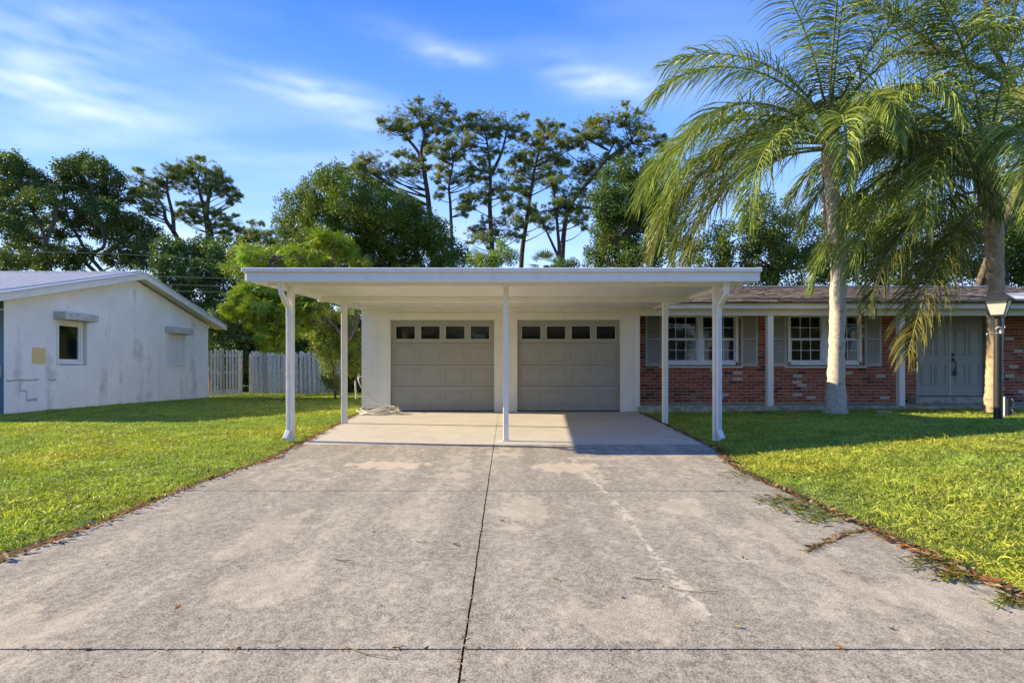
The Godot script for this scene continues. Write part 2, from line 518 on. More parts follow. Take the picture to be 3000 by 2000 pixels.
func build_ground() -> void:
	var b := MB.new()
	var xs := [-400.0, -120.0, -60.0, -40.0]
	var x := -30.0
	while x <= 30.0:
		xs.append(x)
		x += 0.25 if absf(x) < 14.0 else 1.0
	xs += [40.0, 60.0, 120.0, 400.0]
	var zs := [-400.0, -120.0, -50.0, -20.0, -10.0]
	var z := -4.0
	while z <= 30.0:
		zs.append(z)
		z += 0.3 if z > 0.0 and z < 15.0 else 1.0
	zs += [40.0, 60.0, 120.0, 400.0]
	var nz := noise(0.5, 13, 3)
	for zz in zs:
		for xx in xs:
			b.v.append(Vector3(xx, ground_h(xx, zz) + nz.get_noise_2d(xx, zz) * 0.015 - 0.01, -zz))
			b.n.append(Vector3.UP)
			b.c.append(Color.WHITE)
	var w := xs.size()
	for j in zs.size() - 1:
		for i in w - 1:
			var a := j * w + i
			b.ix.append_array([a, a + w, a + 1, a + 1, a + w, a + w + 1])
	structure(b, "ground", M.thatch)
	# the driveway: slabs with open joints over dirt
	var dirt := MB.new()
	dirt.poly([Vector3(-2.70, -0.012, 4.0), Vector3(2.24, -0.012, 4.0), Vector3(2.24, -0.012, -13.70), Vector3(-2.70, -0.012, -13.70)], Vector3.UP)
	var dw := structure(dirt, "driveway", M.joint_dirt)
	var rows := [[-4.0, 2.115], [2.125, 4.853], [4.866, 7.814], [7.822, 13.745]]
	for r in rows.size():
		var z0: float = rows[r][0]
		var z1: float = rows[r][1]
		for side in 2:
			var s := MB.new()
			var gap: float = [0.0042, 0.0042, 0.0042, 0.0025][r]
			var steps: int = 36
			for k in steps:
				var a := lerpf(z0, z1, float(k) / steps)
				var c := lerpf(z0, z1, float(k + 1) / steps)
				var sa := seam(a)
				var sc := seam(c)
				var p: Array
				if side == 0:
					p = [Vector3(drive_left(a), 0, -a), Vector3(sa - gap, 0, -a), Vector3(sc - gap, 0, -c), Vector3(drive_left(c), 0, -c)]
				else:
					p = [Vector3(sa + gap, 0, -a), Vector3(drive_right(a), 0, -a), Vector3(drive_right(c), 0, -c), Vector3(sc + gap, 0, -c)]
				s.poly(p, Vector3.UP)
				for e in [[0, 3, Vector3.LEFT], [1, 2, Vector3.RIGHT]]:
					s.poly([p[e[0]], p[e[1]], p[e[1]] + Vector3(0, -0.1, 0), p[e[0]] + Vector3(0, -0.1, 0)], e[2])
				if k == 0:
					s.poly([p[0], p[1], p[1] + Vector3(0, -0.1, 0), p[0] + Vector3(0, -0.1, 0)], Vector3.BACK)
				if k == steps - 1:
					s.poly([p[3], p[2], p[2] + Vector3(0, -0.1, 0), p[3] + Vector3(0, -0.1, 0)], Vector3.FORWARD)
			s.uvm = "xz"
			s.uvr = Rect2(-3.5, 0.0, 7.0, 8.0) if r < 3 else Rect2(-4.0, 7.5, 7.5, 6.5)
			structure(s, "concrete_slab", M.concrete if r < 3 else M.carport_concrete, dw)

func in_lawn(x: float, Z: float) -> bool:
	if x > drive_left(Z) - 0.02 and x < drive_right(Z) + 0.02 and Z < 13.8:
		return false
	if x > -3.6 and Z > 13.45:
		return false
	if x < -11.35 and Z > 13.05:
		return false
	return Z < 27.0

func blade(b: MB, at: Vector3, d: Vector3, bend: Vector3, w: float) -> void:
	var side := d.cross(bend + Vector3(0.01, 0.02, 0.013)).normalized() * w
	var p1 := at + d * 0.5
	var p2 := at + d * 0.82 + bend * 0.45
	var p3 := at + d * 0.98 + bend
	b.poly([at - side * 0.7, at + side * 0.7, p1 + side, p1 - side], bend + Vector3.UP * 0.01)
	b.poly([p1 - side, p1 + side, p2 + side * 0.7, p2 - side * 0.7], bend + Vector3.UP * 0.01)
	b.poly([p2 - side * 0.7, p2 + side * 0.7, p3], bend + Vector3.UP * 0.01)

func tuft_mesh(sd: int, count: int, spread: float, hi: float, w: float, dry: float) -> ArrayMesh:
	var r := RandomNumberGenerator.new()
	r.seed = sd
	var b := MB.new()
	b.colored = true
	for k in count:
		var a := r.randf() * TAU
		var q := sqrt(r.randf()) * spread
		var lean := Vector3(cos(a + r.randfn() * 0.9), 0, sin(a + r.randfn() * 0.9))
		var h := hi * r.randf_range(0.55, 1.15)
		var t := r.randf()
		if t < dry:
			b.col = Color(0.30, 0.23, 0.11).lerp(Color(0.20, 0.13, 0.06), r.randf())
		else:
			b.col = Color(0.25, 0.345, 0.052).lerp(Color(0.50, 0.53, 0.11), r.randf())
		var lay := r.randf_range(0.15, 0.95)
		blade(b, Vector3(cos(a) * q, -0.012, sin(a) * q), (Vector3.UP * (1.0 - lay * 0.55) + lean * lay) * h, (lean * r.randf_range(0.2, 0.6) + Vector3.DOWN * r.randf_range(0.0, 0.45)) * h, w * r.randf_range(0.7, 1.25))
	return b.mesh()

func multi(mesh: Mesh, where: Array, tints: Array, called: String, m: Material, parent: Node) -> MultiMeshInstance3D:
	var mm := MultiMesh.new()
	mm.transform_format = MultiMesh.TRANSFORM_3D
	mm.use_colors = true
	mm.mesh = mesh
	mm.instance_count = where.size()
	for i in where.size():
		mm.set_instance_transform(i, where[i])
		mm.set_instance_color(i, tints[i])
	var o := MultiMeshInstance3D.new()
	o.name = called
	o.multimesh = mm
	o.material_override = m
	parent.add_child(o, true)
	o.set_meta("kind", "stuff")
	return o

func build_grass() -> void:
	var r := RandomNumberGenerator.new()
	r.seed = 77
	var patch := noise(0.35, 61, 4)
	var fine := noise(1.8, 62, 2)
	var kinds := 4
	for side in 2:
		var root := Node3D.new()
		root.name = numbered("grass")
		add_child(root)
		root.set_meta("kind", "stuff")
		tag(root, ["green lawn grass between the driveway and the stained white house", "green lawn grass between the driveway and the brick porch"][side], "grass")
		var where := []
		var tints := []
		for k in kinds:
			where.append([])
			tints.append([])
		var Z := 1.3
		while Z < 26.5:
			var step := 0.066 if Z < 6.0 else (0.078 if Z < 12.0 else 0.115)
			var reach := 0.876 * Z + 2.2
			var x := -reach if side == 0 else 2.2
			var x1 := -2.6 if side == 0 else reach
			while x < x1:
				var q := Vector2(x + r.randf_range(-0.6, 0.6) * step, Z + r.randf_range(-0.6, 0.6) * step)
				x += step
				if not in_lawn(q.x, q.y):
					continue
				var edge: float = (drive_left(q.y) - q.x) if side == 0 else (q.x - drive_right(q.y))
				if edge < 0.30 and q.y < 13.7:
					var rag := 0.055 + fine.get_noise_2d(q.x * 2.0, q.y * 2.0) * 0.28
					if side == 1 and q.y < 5.0:
						rag += 0.02
					if edge < rag and r.randf() > 0.06:
						continue
				var pn := patch.get_noise_2d(q.x, q.y)
				if pn < -0.42 and r.randf() < 0.5:
					continue
				var k := r.randi() % kinds
				var sc := r.randf_range(0.75, 1.2) * (1.0 + pn * 0.35) * (1.0 if q.y < 9.0 else 1.15)
				if edge < 0.35:
					sc *= 0.8
				var bs := Basis(Vector3.UP, r.randf() * TAU) * Basis(Vector3.RIGHT, r.randfn() * 0.12)
				where[k].append(Transform3D(bs.scaled(Vector3(sc, sc * r.randf_range(0.8, 1.1), sc)), Vector3(q.x, ground_h(q.x, q.y), -q.y)))
				var g := 1.0 + fine.get_noise_2d(q.x, q.y) * 0.35 + r.randfn() * 0.08
				tints[k].append(Color(g * (1.0 + pn * 0.36), g * (1.0 + pn * 0.1), g * (1.0 - pn * 0.2)))
			Z += step
		for k in kinds:
			multi(tuft_mesh(900 + k, 26, 0.085, 0.060, 0.0034, [0.04, 0.07, 0.05, 0.13][k]), where[k], tints[k], "blades", M.grass_blade, root)

func leaf_shape(b: MB, r: RandomNumberGenerator, at: Vector3, L: float, flat := 1.0) -> void:
	var a := r.randf() * TAU
	var d := Vector3(cos(a), r.randf_range(0.0, 0.35) * flat, sin(a)) * L
	var w := Vector3(-sin(a), r.randf_range(-0.3, 0.3) * flat, cos(a)) * L * r.randf_range(0.16, 0.3)
	b.leaf(at, d, w, Vector3(0, L * r.randf_range(-0.12, 0.1), 0))

func litter_color(r: RandomNumberGenerator) -> Color:
	return [Color(0.13, 0.065, 0.03), Color(0.22, 0.10, 0.04), Color(0.30, 0.20, 0.10), Color(0.09, 0.055, 0.035), Color(0.36, 0.29, 0.18), Color(0.34, 0.13, 0.03)][r.randi() % 6]

func build_litter() -> void:
	var r := RandomNumberGenerator.new()
	r.seed = 5
	var nz := noise(0.9, 17, 3)
	for side in 2:
		var b := MB.new()
		b.colored = true
		for k in 3400:
			var Z := 1.4 + 12.0 * pow(r.randf(), 1.5)
			var spread := absf(r.randfn()) * 0.05
			if nz.get_noise_2d(Z * 1.5, side * 9.0) + r.randf_range(-0.3, 0.3) < -0.1:
				continue
			var e: float = drive_left(Z) + 0.02 - spread if side == 0 else drive_right(Z) - 0.02 + spread
			b.col = litter_color(r)
			var y: float = maxf(ground_h(e, Z), 0.002 if (e > drive_left(Z) and e < drive_right(Z)) else -0.02) + r.randf() * 0.02
			leaf_shape(b, r, Vector3(e, y, -Z), r.randf_range(0.02, 0.07), 1.0)
		var o := single(b, "leaf_litter", M.dry_leaf, ["brown leaf litter along the driveway edge facing the stained white house", "brown leaf litter along the driveway edge facing the brick porch"][side], "leaf litter")
		o.set_meta("kind", "stuff")
	# soil strip showing under the litter
	for side in 2:
		var s := MB.new()
		for k in 40:
			var a := 1.0 + 12.4 * k / 40.0
			var c := 1.0 + 12.4 * (k + 1) / 40.0
			var pa := Vector3(drive_left(a) + 0.004, -0.006, -a) if side == 0 else Vector3(drive_right(a) - 0.004, -0.006, -a)
			var pc := Vector3(drive_left(c) + 0.004, -0.006, -c) if side == 0 else Vector3(drive_right(c) - 0.004, -0.006, -c)
			var o := Vector3(-0.12 if side == 0 else 0.12, -0.004, 0)
			s.poly([pa, pc, pc + o, pa + o], Vector3.UP)
		structure(s, "soil_edge", M.soil)
	# scattered single leaves on the concrete
	var spots := [[510, 1790, 0], [850, 1610, 0], [1030, 1655, 0], [1300, 1420, 1], [690, 1665, 2], [310, 1660, 0], [1640, 1700, 3], [1950, 1720, 2], [2150, 1838, 4], [2480, 1905, 5], [2910, 1858, 0], [2600, 1840, 3], [1340, 1600, 2], [1400, 1555, 0], [1160, 1895, 4], [1120, 1780, 2], [1480, 1530, 3], [1780, 1470, 0], [1270, 1590, 2], [1500, 1528, 0], [1240, 1905, 3], [1935, 1720, 4], [1815, 1745, 2], [480, 1480, 5], [600, 1470, 0], [940, 1420, 0], [820, 1405, 5], [2055, 1640, 0], [1525, 1840, 1], [2180, 1640, 2], [240, 1903, 3], [690, 1892, 4], [2860, 1740, 0], [2050, 1560, 1], [1090, 1560, 3], [1880, 1500, 4]]
	for s in spots:
		var b := MB.new()
		b.colored = true
		b.col = [Color(0.20, 0.08, 0.03), Color(0.09, 0.06, 0.04), Color(0.12, 0.08, 0.05), Color(0.06, 0.045, 0.03), Color(0.38, 0.28, 0.14), Color(0.36, 0.14, 0.03)][s[2]]
		var Z: float = F * EYE / (s[1] - 1078.0)
		var q := P(s[0], s[1], Z)
		q.y = 0.005
		leaf_shape(b, r, q, r.randf_range(0.022, 0.045), 1.0)
		single(b, "fallen_leaf", M.dry_leaf, ["small red-brown leaf lying on the driveway concrete", "small dark brown leaf lying on the driveway concrete", "small brown leaf lying on the driveway concrete", "tiny blackish leaf lying on the driveway concrete", "small tan leaf lying on the driveway concrete", "small orange leaf lying on the driveway concrete"][s[2]], "leaf", "fallen leaves on the driveway")
	# twigs
	for s in [[1010, 1645, 0.12], [1235, 1590, 0.08], [2050, 1735, 0.22], [1900, 1700, 0.14], [2110, 1440, 0.15], [1780, 1405, 0.10], [1080, 1915, 0.24], [1170, 1900, 0.05]]:
		var b := MB.new()
		b.colored = true
		b.col = Color(0.30, 0.24, 0.15) if s[2] > 0.2 else Color(0.10, 0.07, 0.045)
		var Z: float = F * EYE / (s[1] - 1078.0)
		var q := P(s[0], s[1], Z)
		q.y = 0.006
		var a := r.randf_range(-0.6, 0.6)
		var d := Vector3(cos(a), 0, sin(a)) * float(s[2])
		var e := Vector3(-d.z, 0, d.x)
		b.tube([q - d * 0.5, q + e * 0.06, q + d * 0.25 + e * 0.02 + Vector3(0, 0.006, 0), q + d * 0.5 - e * 0.05], [0.0022, 0.002, 0.0018, 0.001], 5)
		single(b, "fallen_twig", M.dry_leaf, "long pale twig lying on the driveway concrete" if s[2] > 0.2 else "short dark twig lying on the driveway concrete", "twig", "fallen twigs on the driveway")
	# grit, leaf bits and sprouts caught in the joints
	var jd := MB.new()
	jd.colored = true
	for k in 900:
		var Z := 1.5 + 9.0 * pow(r.randf(), 1.4)
		var q := Vector3(seam(Z) + r.randfn() * 0.006, -0.004 + r.randf() * 0.006, -Z)
		if k % 3 == 0:
			q = Vector3(r.randf_range(-2.6, 2.2), -0.003 + r.randf() * 0.006, -2.12 + r.randfn() * 0.006)
		jd.col = litter_color(r) if r.randf() < 0.7 else Color(0.36, 0.32, 0.25)
		leaf_shape(jd, r, q, r.randf_range(0.006, 0.018), 1.0)
	var oj := single(jd, "joint_debris", M.dry_leaf, "grit and leaf bits caught in the driveway joints", "debris")
	oj.set_meta("kind", "stuff")
	# dry grass rooted in the crack at the right edge
	var b2 := MB.new()
	b2.colored = true
	var path := [P(2560, 1548, 3.70), P(2490, 1562, 3.60), P(2440, 1585, 3.45), P(2390, 1600, 3.34), P(2368, 1618, 3.23)]
	for i in path.size() - 1:
		for k in 60:
			var t := r.randf()
			var q: Vector3 = path[i].lerp(path[i + 1], t)
			q += Vector3(r.randfn() * 0.018, 0, r.randfn() * 0.018)
			q.y = 0.003
			b2.col = litter_color(r) if r.randf() < 0.75 else Color(0.16, 0.20, 0.04)
			var a := r.randf() * TAU
			blade(b2, q, Vector3(cos(a), r.randf_range(0.1, 0.6), sin(a)) * r.randf_range(0.02, 0.05), Vector3(cos(a), -0.2, sin(a)) * 0.012, 0.0022)
	var ck := MB.new()
	for i in path.size() - 1:
		for k in 6:
			var a: Vector3 = path[i].lerp(path[i + 1], k / 6.0) * Vector3(1, 0, 1)
			var c: Vector3 = path[i].lerp(path[i + 1], (k + 1) / 6.0) * Vector3(1, 0, 1)
			var wa := 0.011 * (1.0 - (i + k / 6.0) / 5.0) + 0.003
			var j := Vector3(0.008 * sin(i * 6 + k * 2.1), 0.0025, 0.008 * cos(i * 5 + k * 1.7))
			var j2 := Vector3(0.008 * sin(i * 6 + (k + 1) * 2.1), 0.0025, 0.008 * cos(i * 5 + (k + 1) * 1.7)) if k < 5 else Vector3(0.008 * sin((i + 1) * 6), 0.0025, 0.008 * cos((i + 1) * 5))
			ck.poly([a + j - Vector3(0, 0, wa), a + j + Vector3(0, 0, wa), c + j2 + Vector3(0, 0, wa), c + j2 - Vector3(0, 0, wa)], Vector3.UP)
	structure(ck, "crack_dirt", M.joint_dirt, get_node("driveway"))
	var o2 := single(b2, "crack_weeds", M.dry_leaf, "dry weeds growing from a crack across the driveway edge", "weeds")
	o2.set_meta("kind", "stuff")
	# creeping runners spilling from the lawn over the slab
	var b3 := MB.new()
	b3.colored = true
	for s in [[2290, 1468, 130], [2340, 1490, 120], [2400, 1515, 120], [2720, 1650, 80], [2800, 1690, 130], [2960, 1765, 70], [2180, 1395, 60]]:
		for k in int(s[2]):
			var px: float = s[0] + r.randfn() * 32.0
			var py: float = s[1] + r.randfn() * 10.0
			var Z := F * EYE / (py - 1078.0)
			var q := P(px, py, Z)
			q.y = maxf(0.003, ground_h(q.x, Z) if q.x > drive_right(Z) else 0.003)
			b3.col = Color(0.13, 0.20, 0.03).lerp(Color(0.20, 0.25, 0.05), r.randf()) if r.randf() < 0.6 else litter_color(r)
			var a := r.randf() * TAU
			blade(b3, q, Vector3(cos(a), r.randf_range(0.15, 0.9), sin(a)) * r.randf_range(0.03, 0.07), Vector3(cos(a), -0.4, sin(a)) * 0.02, 0.0036)
	var o3 := single(b3, "creeping_grass", M.grass_blade, "grass runners creeping from the lawn over the driveway edge", "grass")
	o3.set_meta("kind", "stuff")

# ---------------------------------------------------------------- carport
func roof_under(Z: float) -> float:
	return 2.25 + 0.03 * (Z - 7.7)

func build_carport() -> void:
	var o := thing("carport", "white flat-roofed aluminium carport on slim posts over the driveway", "carport", Vector3(-0.12, 0, -10.8))
	var x0 := -3.56
	var x1 := 3.29
	# interlocking pan panels, each running front to back
	var count := 16
	for k in count:
		var a := lerpf(x0 + 0.02, x1 - 0.02, float(k) / count)
		var c := lerpf(x0 + 0.02, x1 - 0.02, float(k + 1) / count) - 0.003
		var b := MB.new()
		var z0 := 7.74
		var z1 := 13.66
		b.prism([Vector3(a, roof_under(z0), -z0), Vector3(c, roof_under(z0), -z0), Vector3(c, roof_under(z1), -z1), Vector3(a, roof_under(z1), -z1)], Vector3(0, 0.06, 0))
		part(b, "roof_panel", M.white_metal, o)
	var f := MB.new()
	f.span(Vector3(x0 + 0.05, 2.16, -7.70), Vector3(x1 - 0.03, 2.285, -7.74), 0.006)
	part(f, "front_fascia", M.white_metal, o)
	f = MB.new()
	f.span(Vector3(x0, 2.283, -7.665), Vector3(x1, 2.338, -7.735), 0.008)
	part(f, "gutter_lip", M.white_metal, o)
	for s in [x0 + 0.03, x1 - 0.015]:
		f = MB.new()
		f.prism([Vector3(s - 0.018, 2.175, -7.742), Vector3(s - 0.018, 2.335, -7.742), Vector3(s - 0.018, roof_under(13.66) + 0.085, -13.66), Vector3(s - 0.018, roof_under(13.66) - 0.06, -13.66)], Vector3(0.034, 0, 0))
		part(f, "side_fascia", M.white_metal, o)
	f = MB.new()
	f.span(Vector3(-3.42, 2.163, -8.15), Vector3(3.22, 2.262, -8.24), 0.005)
	part(f, "front_beam", M.white_paint, o)
	f = MB.new()
	f.span(Vector3(x0 - 0.02, 2.24, -10.75), Vector3(x1 - 0.02, 2.341, -10.84), 0.005)
	part(f, "rear_beam", M.white_paint, o)
	for q in [[-3.105, 8.195, 2.165, 0.086], [-0.086, 8.195, 2.165, 0.076], [2.868, 8.195, 2.165, 0.086], [-3.10, 10.795, 2.242, 0.094], [2.83, 10.795, 2.242, 0.094]]:
		var b := MB.new()
		b.box(Vector3(q[0], q[2] * 0.5, -q[1]), Vector3(q[3], q[2], q[3]), 0.006)
		var p := part(b, "post", M.white_paint, o)
		b = MB.new()
		b.box(Vector3(q[0], 0.012, -q[1]), Vector3(q[3] + 0.012, 0.02, q[3] + 0.012), 0.003)
		inst(b.mesh(), "base_plate", M.white_paint, p)
		b = MB.new()
		for e in [-0.025, 0.025]:
			b.box(Vector3(q[0] + e * 0.6, q[2] - 0.05 + e * 0.5, -q[1] + q[3] * 0.5 + 0.002), Vector3(0.010, 0.010, 0.006), 0.002)
		inst(b.mesh(), "bolt", M.grey_box, p)
	# downspouts, square section with elbows, strapped to the outer front posts
	for s in [[-3.09, -3.10, -1.0], [2.868, 2.876, 1.0]]:
		var b := MB.new()
		b.sweep([Vector3(s[0], 2.165, -7.80), Vector3(s[0], 2.02, -7.82), Vector3(s[1], 1.86, -8.10), Vector3(s[1], 1.80, -8.11), Vector3(s[1], 0.16, -8.11), Vector3(s[1] + s[2] * 0.02, 0.05, -8.03)], 0.066, 0.05, 0.007)
		var d := part(b, "downspout", M.white_metal, o)
		b = MB.new()
		for k in 4:
			b.box(Vector3(s[1] - 0.021 + 0.014 * k, 0.95, -8.077), Vector3(0.007, 1.55, 0.004), 0.001)
		inst(b.mesh(), "corrugation", M.white_metal, d)
		b = MB.new()
		b.box(Vector3(s[1], 0.92, -8.118), Vector3(0.076, 0.018, 0.070), 0.003)
		b.box(Vector3(s[1], 1.76, -8.118), Vector3(0.076, 0.018, 0.070), 0.003)
		inst(b.mesh(), "strap", M.white_metal, d)

# ---------------------------------------------------------------- house
func wall_with_holes(b: MB, x0: float, x1: float, y0: float, y1: float, holes: Array, zf: float, zb: float) -> void:
	var xs := [x0, x1]
	for h in holes:
		xs += [h[0], h[1]]
	xs.sort()
	for i in xs.size() - 1:
		if xs[i + 1] - xs[i] < 0.001:
			continue
		var m: float = (xs[i] + xs[i + 1]) * 0.5
		var y := y0
		for h in holes:
			if m > h[0] and m < h[1]:
				if h[2] > y + 0.001:
					b.span(Vector3(xs[i], y, -zf), Vector3(xs[i + 1], h[2], -zb))
				y = h[3]
		if y1 > y + 0.001:
			b.span(Vector3(xs[i], y, -zf), Vector3(xs[i + 1], y1, -zb))

func garage_door(o: Node3D, x0: float, x1: float) -> void:
	var zf := 13.80
	var top := 2.15
	var ys := [0.006, 0.60, 1.10, 1.61, top]
	var host: MeshInstance3D
	var w := x1 - x0
	var px := []
	for k in 4:
		px.append(x0 + w * 0.5 + (k - 1.5) * 0.588)
	for s in 4:
		var b := MB.new()
		var y0: float = ys[s] + 0.003
		var y1: float = ys[s + 1] - 0.003
		if s == 3:
			var holes := []
			for k in 4:
				holes.append([px[k] - 0.228, px[k] + 0.228, 1.70, 2.015])
			wall_with_holes(b, x0, x1, y0, y1, holes, zf, zf + 0.045)
		else:
			b.span(Vector3(x0, y0, -zf), Vector3(x1, y1, -zf - 0.045), 0.006)
		if s == 0:
			host = part(b, "garage_door", M.taupe, o)
		else:
			inst(b.mesh(), "door_section", M.taupe, host)
		for k in 4:
			var c: float = px[k]
			if s == 3:
				var fr := MB.new()
				for e in [[-0.236, 0.236, 2.008, 2.028], [-0.236, 0.236, 1.687, 1.707], [-0.240, -0.220, 1.70, 2.015], [0.220, 0.240, 1.70, 2.015]]:
					fr.span(Vector3(c + e[0], e[2], -zf + 0.010), Vector3(c + e[1], e[3], -zf - 0.02), 0.004)
				inst(fr.mesh(), "window_frame", M.grey_trim, host)
				var g := MB.new()
				g.poly([Vector3(c - 0.225, 1.70, -zf - 0.012), Vector3(c + 0.225, 1.70, -zf - 0.012), Vector3(c + 0.225, 2.015, -zf - 0.012), Vector3(c - 0.225, 2.015, -zf - 0.012)], Vector3.BACK)
				inst(g.mesh(), "pane", M.glass, host)
			else:
				var m := (y0 + y1) * 0.5
				var pn := MB.new()   # a raised field inside a stamped moulding
				for e in [[-0.25, 0.25, 0.172, 0.185], [-0.25, 0.25, -0.185, -0.172], [-0.25, -0.237, -0.172, 0.172], [0.237, 0.25, -0.172, 0.172]]:
					pn.span(Vector3(c + e[0], m + e[2], -zf + 0.006), Vector3(c + e[1], m + e[3], -zf - 0.01), 0.004)
				pn.span(Vector3(c - 0.20, m - 0.138, -zf + 0.005), Vector3(c + 0.20, m + 0.138, -zf - 0.01), 0.005)
				inst(pn.mesh(), "panel", M.taupe, host)
	var sl := MB.new()
	sl.span(Vector3(x0, 0.001, -zf + 0.012), Vector3(x1, 0.022, -zf - 0.04), 0.004)
	inst(sl.mesh(), "bottom_seal", M.rubber, host)

func sash_window(o: Node3D, x0: float, x1: float) -> void:
	var zf := 14.80
	var y0 := 1.10
	var y1 := 2.40
	var fr := MB.new()
	for e in [[x0, x0 + 0.075, y0, y1], [x1 - 0.075, x1, y0, y1], [x0, x1, y1 - 0.06, y1 + 0.01], [x0 - 0.01, x1 + 0.01, y0 - 0.005, y0 + 0.075]]:
		fr.span(Vector3(e[0], e[2], -zf + 0.03), Vector3(e[1], e[3], -zf - 0.09), 0.006)
	var mid := (x0 + x1) * 0.5
	fr.span(Vector3(mid - 0.07, y0, -zf + 0.028), Vector3(mid + 0.07, y1, -zf - 0.09), 0.006)
	fr.span(Vector3(mid - 0.014, y0 + 0.02, -zf + 0.04), Vector3(mid + 0.014, y1, -zf + 0.02), 0.004)
	var w := part(fr, "window", M.vinyl, o)
	for u in [[x0 + 0.075, mid - 0.07], [mid + 0.07, x1 - 0.075]]:
		for half in 2:
			var a: float = y0 + 0.075 if half == 0 else 1.735
			var c: float = 1.755 if half == 0 else y1 - 0.06
			var dz: float = 0.0 if half == 0 else 0.035
			var ins: float = 0.035 if half == 0 else 0.022
			var sb := MB.new()
			var z := zf + 0.0 + dz
			for e in [[u[0], u[0] + ins, a, c], [u[1] - ins, u[1], a, c], [u[0] + ins, u[1] - ins, a, a + 0.045], [u[0] + ins, u[1] - ins, c - 0.032, c]]:
				sb.span(Vector3(e[0], e[2], -z), Vector3(e[1], e[3], -z - 0.03), 0.004)
			inst(sb.mesh(), "sash", M.vinyl, w)
			var ga: float = u[0] + ins
			var gb: float = u[1] - ins
			var gy: float = a + 0.045
			var gt: float = c - 0.032
			for i in 3:
				for j in 2:
					var g := MB.new()
					var xa := lerpf(ga, gb, i / 3.0)
					var xb := lerpf(ga, gb, (i + 1) / 3.0)
					var ya := lerpf(gy, gt, j / 2.0)
					var yb := lerpf(gy, gt, (j + 1) / 2.0)
					g.poly([Vector3(xa, ya, -z - 0.016), Vector3(xb, ya, -z - 0.016), Vector3(xb, yb, -z - 0.016), Vector3(xa, yb, -z - 0.016)], Vector3.BACK)
					inst(g.mesh(), "pane", M.glass, w)
			for i in [1, 2]:
				var mu := MB.new()
				var xm := lerpf(ga, gb, i / 3.0)
				mu.span(Vector3(xm - 0.008, gy, -z - 0.008), Vector3(xm + 0.008, gt, -z - 0.024), 0.002)
				inst(mu.mesh(), "muntin", M.vinyl, w)
			var mh := MB.new()
			mh.span(Vector3(ga, (gy + gt) * 0.5 - 0.008, -z - 0.007), Vector3(gb, (gy + gt) * 0.5 + 0.008, -z - 0.023), 0.002)
			inst(mh.mesh(), "muntin", M.vinyl, w)
	var sl := MB.new()
	sl.span(Vector3(x0 - 0.09, 1.030, -zf + 0.06), Vector3(x1 + 0.10, 1.068, -zf - 0.08), 0.005)
	inst(sl.mesh(), "sill", M.white_paint, w)

func shutter(o: Node3D, x0: float, x1: float) -> void:
	var zf := 14.775
	var y0 := 1.063
	var y1 := 2.42
	var b := MB.new()
	var s := 0.062
	for e in [[x0, x0 + s, y0, y1], [x1 - s, x1, y0, y1], [x0 + s, x1 - s, y0, y0 + 0.09], [x0 + s, x1 - s, y1 - 0.09, y1], [x0 + s, x1 - s, 1.72, 1.765]]:
		b.span(Vector3(e[0], e[2], -zf), Vector3(e[1], e[3], -zf - 0.03), 0.005)
	b.span(Vector3(x0 + s, y0 + 0.05, -zf - 0.026), Vector3(x1 - s, y1 - 0.05, -zf - 0.03))
	var sh := part(b, "shutter", M.shutter_grey, o)
	var y := y0 + 0.11
	while y < y1 - 0.10:
		if y < 1.705 or y > 1.78:
			var m := MB.new()
			m.box(Vector3((x0 + x1) * 0.5, y, -zf - 0.010), Vector3(x1 - x0 - 2 * s - 0.002, 0.007, 0.036), 0.001, Basis(Vector3.RIGHT, 0.9))
			inst(m.mesh(), "slat", M.shutter_grey, sh)
		y += 0.034

